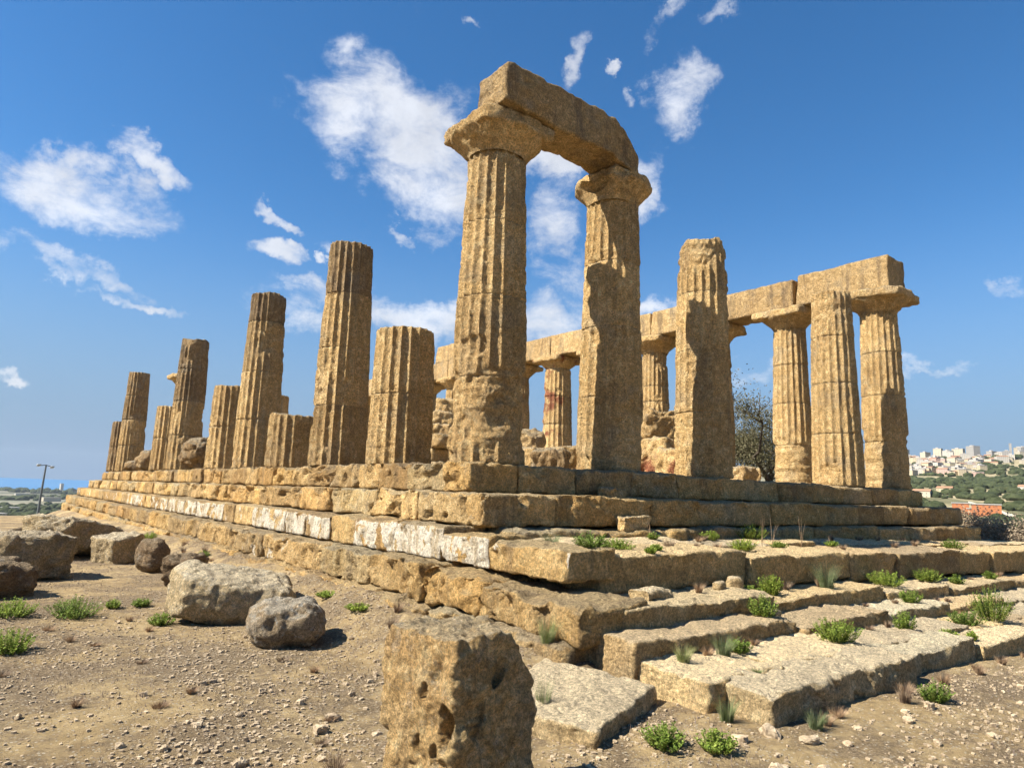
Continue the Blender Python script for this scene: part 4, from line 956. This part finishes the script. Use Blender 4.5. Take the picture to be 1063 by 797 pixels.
def az_xy(az, d): return (CAM.x + d * math.cos(R(az)), CAM.y + d * math.sin(R(az)))
def tz(x, y): return float(terrain_z(np.array([x]), np.array([y]), False)[0])
x, y = az_xy(32.4, 38); tree('olive_tree', x, y, tz(x, y), 7.6, 1.0, 'sparse grey-green olive tree seen in the gap right of the lone thick column', 'tree', 12, 'olive', 56000, .09, levels=4, clump=.42)
GBu = 'bushes beyond the right end of the steps'
for i, (az, d, H, m, n, lab) in enumerate([(20.0, 30, 1.7, 'rust', 16000, 'reddish dry bush touching the right end of the stepped base'), (18.4, 29, 2.0, 'rust', 26000, 'largest reddish-grey dry bush beyond the right end of the steps'), (16.6, 28, 1.8, 'rust', 22000, 'dry bush at the right edge of the photo, in front of the pale track'),
        (15.0, 33, 1.7, 'bushgreen', 8000, 'dusty green bush at the right edge, behind the dry ones'), (19.3, 37, 1.5, 'bushgreen', 7000, 'dark green bush just behind the largest dry one'), (21.8, 40, 1.5, 'bushgreen', 6000, 'low green bush showing past the right corner column'),
        (13.0, 30, 2.4, 'bushgreen', 8000, 'green bush out beyond the right edge of the steps'), (26.5, 44, 2.6, 'bushgreen', 6000, 'green bush hidden behind the right corner column')]):
    x, y = az_xy(az, d); tree('bush', x, y, tz(x, y), H, 1.3, lab, 'bush', 40 + i, m, n, .075, trunk=.16, levels=3, group=GBu, multi=3, clump=.20, base_h=.3)

# ------------------------------------------------------------------ floodlight mast at the left
x, y = az_xy(85.95, 118); z = tz(x, y)
mast = empty('floodlight_mast', (x, y, z), 'thin grey mast with two floodlights at its top, in front of the sea', 'floodlight mast', rz=.4)
V, F = tube([(0, 0, -.3), (0.05, 0, 4), (.22, 0, 8.3)], [.2, .15, .10], 10); mesh_obj('pole', V, F, M['metal'], mast)
V, F = rock((.9, .7, 1.3), .2, .05, .0, 1); V += np.array((0, 0, .65)); mesh_obj('base_box', V, F, M['metal'], mast)
V, F = tube([(-.75, 0, 8.2), (0.2, 0, 8.3), (1.15, 0, 8.05)], [.06, .06, .06], 6); mesh_obj('crossbar', V, F, M['metal'], mast)
for sx in (-.75, 1.05):
    V, F = rock((.5, .4, .22), .15, .06, 0, 2); V = V @ np.array(Matrix.Rotation(.5, 3, 'X')); V += np.array((sx, 0, 8.05 + (.2 if sx < 0 else 0))); mesh_obj('floodlight', V, F, M['lamp'], mast)

# ------------------------------------------------------------------ buildings
def building(x, y, w, d, h, rz, fac, label, group, roof='flatroof', tiled=False, cat='building', name='apartment_building', z=None, extra=True):
    z = tz(x, y) - 1.5 if z is None else z
    h = h + 1.5; o = empty(name, (x, y, z), label, cat, group, rz)
    c = [(-w / 2, -d / 2), (w / 2, -d / 2), (w / 2, d / 2), (-w / 2, d / 2)]; V, F, fu, fz = [], [], [], []
    for i in range(4):
        a, b_ = c[i], c[(i + 1) % 4]; L = math.dist(a, b_); n = len(V)
        V += [(*a, 0), (*b_, 0), (*b_, h), (*a, h)]; F.append([n, n + 1, n + 2, n + 3]); fu += [0, L, L, 0]; fz += [0, 0, h, h]
    mesh_obj('wall', np.array(V, float), np.array(F), FAC[fac], o, smooth=False, attr={'fu': fu, 'fz': fz})
    if tiled:
        V, F = np.array([(-w / 2 - .5, -d / 2 - .5, h), (w / 2 + .5, -d / 2 - .5, h), (w / 2 + .5, d / 2 + .5, h), (-w / 2 - .5, d / 2 + .5, h), (-w / 2, 0, h + 2), (w / 2, 0, h + 2)], float), np.array([[0, 1, 5, 4], [2, 3, 4, 5], [1, 2, 5, 5], [3, 0, 4, 4]])
        mesh_obj('roof', V, F[:2], M['tiles'], o, smooth=False)
    else:
        V, F = boxgrid((w + .6, d + .6, .7), 50); V = V + np.array((0, 0, h + .2)); r_ = mesh_obj('roof', V, F, M[roof], o, smooth=False)
        if extra and h > 9:
            V, F = boxgrid((w * .3, d * .4, 2.6), 50); V = V + np.array((w * .1, 0, h + 1.6)); mesh_obj('stair_head', V, F, M[roof], r_, smooth=False)
q = random.Random(31); GT = {'t': 'tall apartment blocks on the far hill', 'm': 'mid-rise houses of the far town', 'l': 'low houses of the far town'}
def hills(az, d):
    x, y = az_xy(az, d); return x, y
for i in range(95):
    az = q.uniform(6, 27); x, y = az_xy(az, q.uniform(1800, 2100)); f = q.choice(['cream', 'white', 'grey', 'cream'])
    building(x, y, q.uniform(13, 26), q.uniform(11, 16), q.uniform(10, 16) if q.random() < .72 else q.uniform(18, 30), q.uniform(0, 3.1), f, {'cream': 'cream', 'white': 'whitish', 'grey': 'greyish'}[f] + ' apartment block on the skyline of the far hill town', GT['t'] + ', ' + f)
for i in range(230):
    az = q.uniform(17.6, 27) if q.random() < .65 else q.uniform(6, 17.6); x, y = az_xy(az, q.uniform(1420, 1800)); f = q.choice(['cream', 'white', 'stoneh', 'pink', 'white', 'stoneh'])
    if az < 17.6 and math.dist((x, y), CAM[:2]) < 1640: continue
    building(x, y, q.uniform(11, 24), q.uniform(9, 15), q.uniform(6, 13), q.uniform(0, 3.1), f, {'cream': 'cream', 'white': 'white', 'stoneh': 'yellowish', 'pink': 'salmon'}[f] + ' house on the slope below the skyline of the far hill town', GT['m'] + ', ' + f, tiled=q.random() < .3, name='town_house', cat='house')
x, y = az_xy(15.9, 2050); building(x, y, 5, 5, 36, .3, 'grey', 'thin tower rising above the far skyline near the right edge', None, cat='tower', name='tower', extra=False)
for (az, d, w, dd, h, lab) in [(18.97, 560, 8.6, 7, 7.0, 'left orange-red farm building in the valley'), (17.5, 540, 14.5, 9, 7.5, 'larger right orange-red farm building in the valley'), (18.42, 552, 3, 4, 4.0, 'low orange-red link between the two farm buildings')]:
    x, y = az_xy(az, d); building(x, y, w, dd, h, R(az) + 1.75, 'orange', lab, None, name='farm_building', cat='farm building', extra=False)
for (az, d, f, lab) in [(19.8, 900, 'stoneh', 'pale yellow house in the fields above the left orange building'), (15.2, 980, 'white', 'white farmhouse near the right edge below the wood'), (21.2, 780, 'cream', 'cream farmhouse close to the right corner column')]:
    x, y = az_xy(az, d); building(x, y, 15, 10, 5.5, R(az) + 1.4, f, lab, None, tiled=True, name='farmhouse', cat='house')
for (az, d, w, h, f, lab) in [(86.3, 640, 26, 8, 'grey', 'grey farm building behind the floodlight mast'), (87.6, 1500, 30, 7, 'white', 'small white house on the plain left of the mast'), (85.3, 2100, 40, 8, 'cream', 'cream house on the plain right of the mast'), (86.8, 2900, 60, 9, 'white', 'white building far out on the plain near the sea'),
        (84.1, 3600, 90, 12, 'white', 'white seaside block beside the temple end, near the shore'), (84.8, 3900, 50, 40, 'white', 'slim white tower by the shore'), (88.3, 1100, 22, 7, 'stoneh', 'yellowish house at the extreme left of the plain')]:
    x, y = az_xy(az, d); building(x, y, w if h < 30 else 12, 14, h, .3, f, lab, None, name='plain_house' if h < 30 else 'tower', cat='house' if h < 30 else 'tower', extra=False)
# pale track in the valley
pts = [(14.0, 500), (15.2, 520), (16.3, 560), (17.2, 620), (18.5, 700)]; V = []; n = 40
for i in range(n):
    t = i / (n - 1) * 4; a = np.interp(t, range(5), [p[0] for p in pts]); d = np.interp(t, range(5), [p[1] for p in pts])
    for s in (-1, 1):
        x, y = az_xy(a, d + s * 14); V.append((x, y, tz(x, y) + .5))
V = np.array(V); F = np.array([[2 * i, 2 * i + 1, 2 * i + 3, 2 * i + 2] for i in range(n - 1)])
tag(mesh_obj('track', V, F, flat('pale_track', (.55, .48, .36))), kind='structure')

# ------------------------------------------------------------------ far vegetation, one mass each
def blobmass(name, pts, label, cat, seed):
    pts = np.array(pts); rs = np.random.RandomState(seed); ico = bpy.data.meshes.new('x'); import bmesh
    bm = bmesh.new(); bmesh.ops.create_icosphere(bm, subdivisions=2, radius=1); bm.to_mesh(ico); bm.free()
    bv = np.array([v.co[:] for v in ico.vertices]); bf = np.array([p.vertices[:] for p in ico.polygons]); bpy.data.meshes.remove(ico)
    Vs, Fs = [], []
    for i, (x, y, z, r) in enumerate(pts):
        k = 1 + .38 * fbm(bv * 1.7 + i * 3.3, 2, seed); v = bv * k[:, None] * r * np.array([rs.uniform(.9, 1.5), rs.uniform(.9, 1.5), rs.uniform(.7, 1.0)])
        Vs.append(v + np.array((x, y, z + r * .45))); Fs.append(bf + i * len(bv))
    V = np.concatenate(Vs); F = np.concatenate(Fs)
    tag(mesh_obj(name, V, F, M['wood'], smooth=False), label, cat, kind='stuff')
rs = np.random.RandomState(4); pts = []; pl = []
while len(pts) < 4000:
    az = rs.uniform(2, 30); d = 170 * (1900 / 170) ** rs.uniform(0, 1); x, y = az_xy(az, d)
    dn = fbm(np.array([[x / 38, y / 38, 0]]), 3, 55)[0]
    th = (.17 if d > 560 else .06) if d < 950 else (.03 if d < 1150 else (-.35 if (az < 20 and d < 1620) else .02)); 
    if d > 1400 and az > 19: th = .12
    if dn < th: continue
    if 480 < d < 600 and 15 < az < 20: continue
    pts.append((x, y, tz(x, y), rs.uniform(1.1, 3.6) * (1 + d / 1700)))
blobmass('valley_trees', pts, 'dark green trees and scrub filling the valley and slope below the town', 'far trees', 60)
pts = []
while len(pts) < 1500:
    az = rs.uniform(82, 96); d = 500 * (4300 / 500) ** rs.uniform(0, 1); x, y = az_xy(az, d)
    if fbm(np.array([[x / 260, y / 260, 0]]), 3, 57)[0] < .16 : continue
    pts.append((x, y, tz(x, y), rs.uniform(2.5, 5.5) * (1 + d / 2500)))
blobmass('plain_trees', pts, 'dark tree lines and groves on the plain before the sea', 'far trees', 61)

# ------------------------------------------------------------------ air
if HAZE:
    hb = NB('haze_air'); hb.t.nodes.remove(hb.b)
    pv_ = hb.n('ShaderNodeVolumePrincipled'); pv_.inputs['Color'].default_value = (.80, .88, 1.0, 1); pv_.inputs['Density'].default_value = HAZE; pv_.inputs['Anisotropy'].default_value = 0.2
    hb.l(pv_.outputs[0], hb.out.inputs['Volume'])
    V, F = boxgrid((14000, 14000, 330), 20000); V = V + np.array((0, 0, 62)); tag(mesh_obj('haze', V, F, hb.m, smooth=False), 'thin pale air haze', 'haze', kind='stuff')
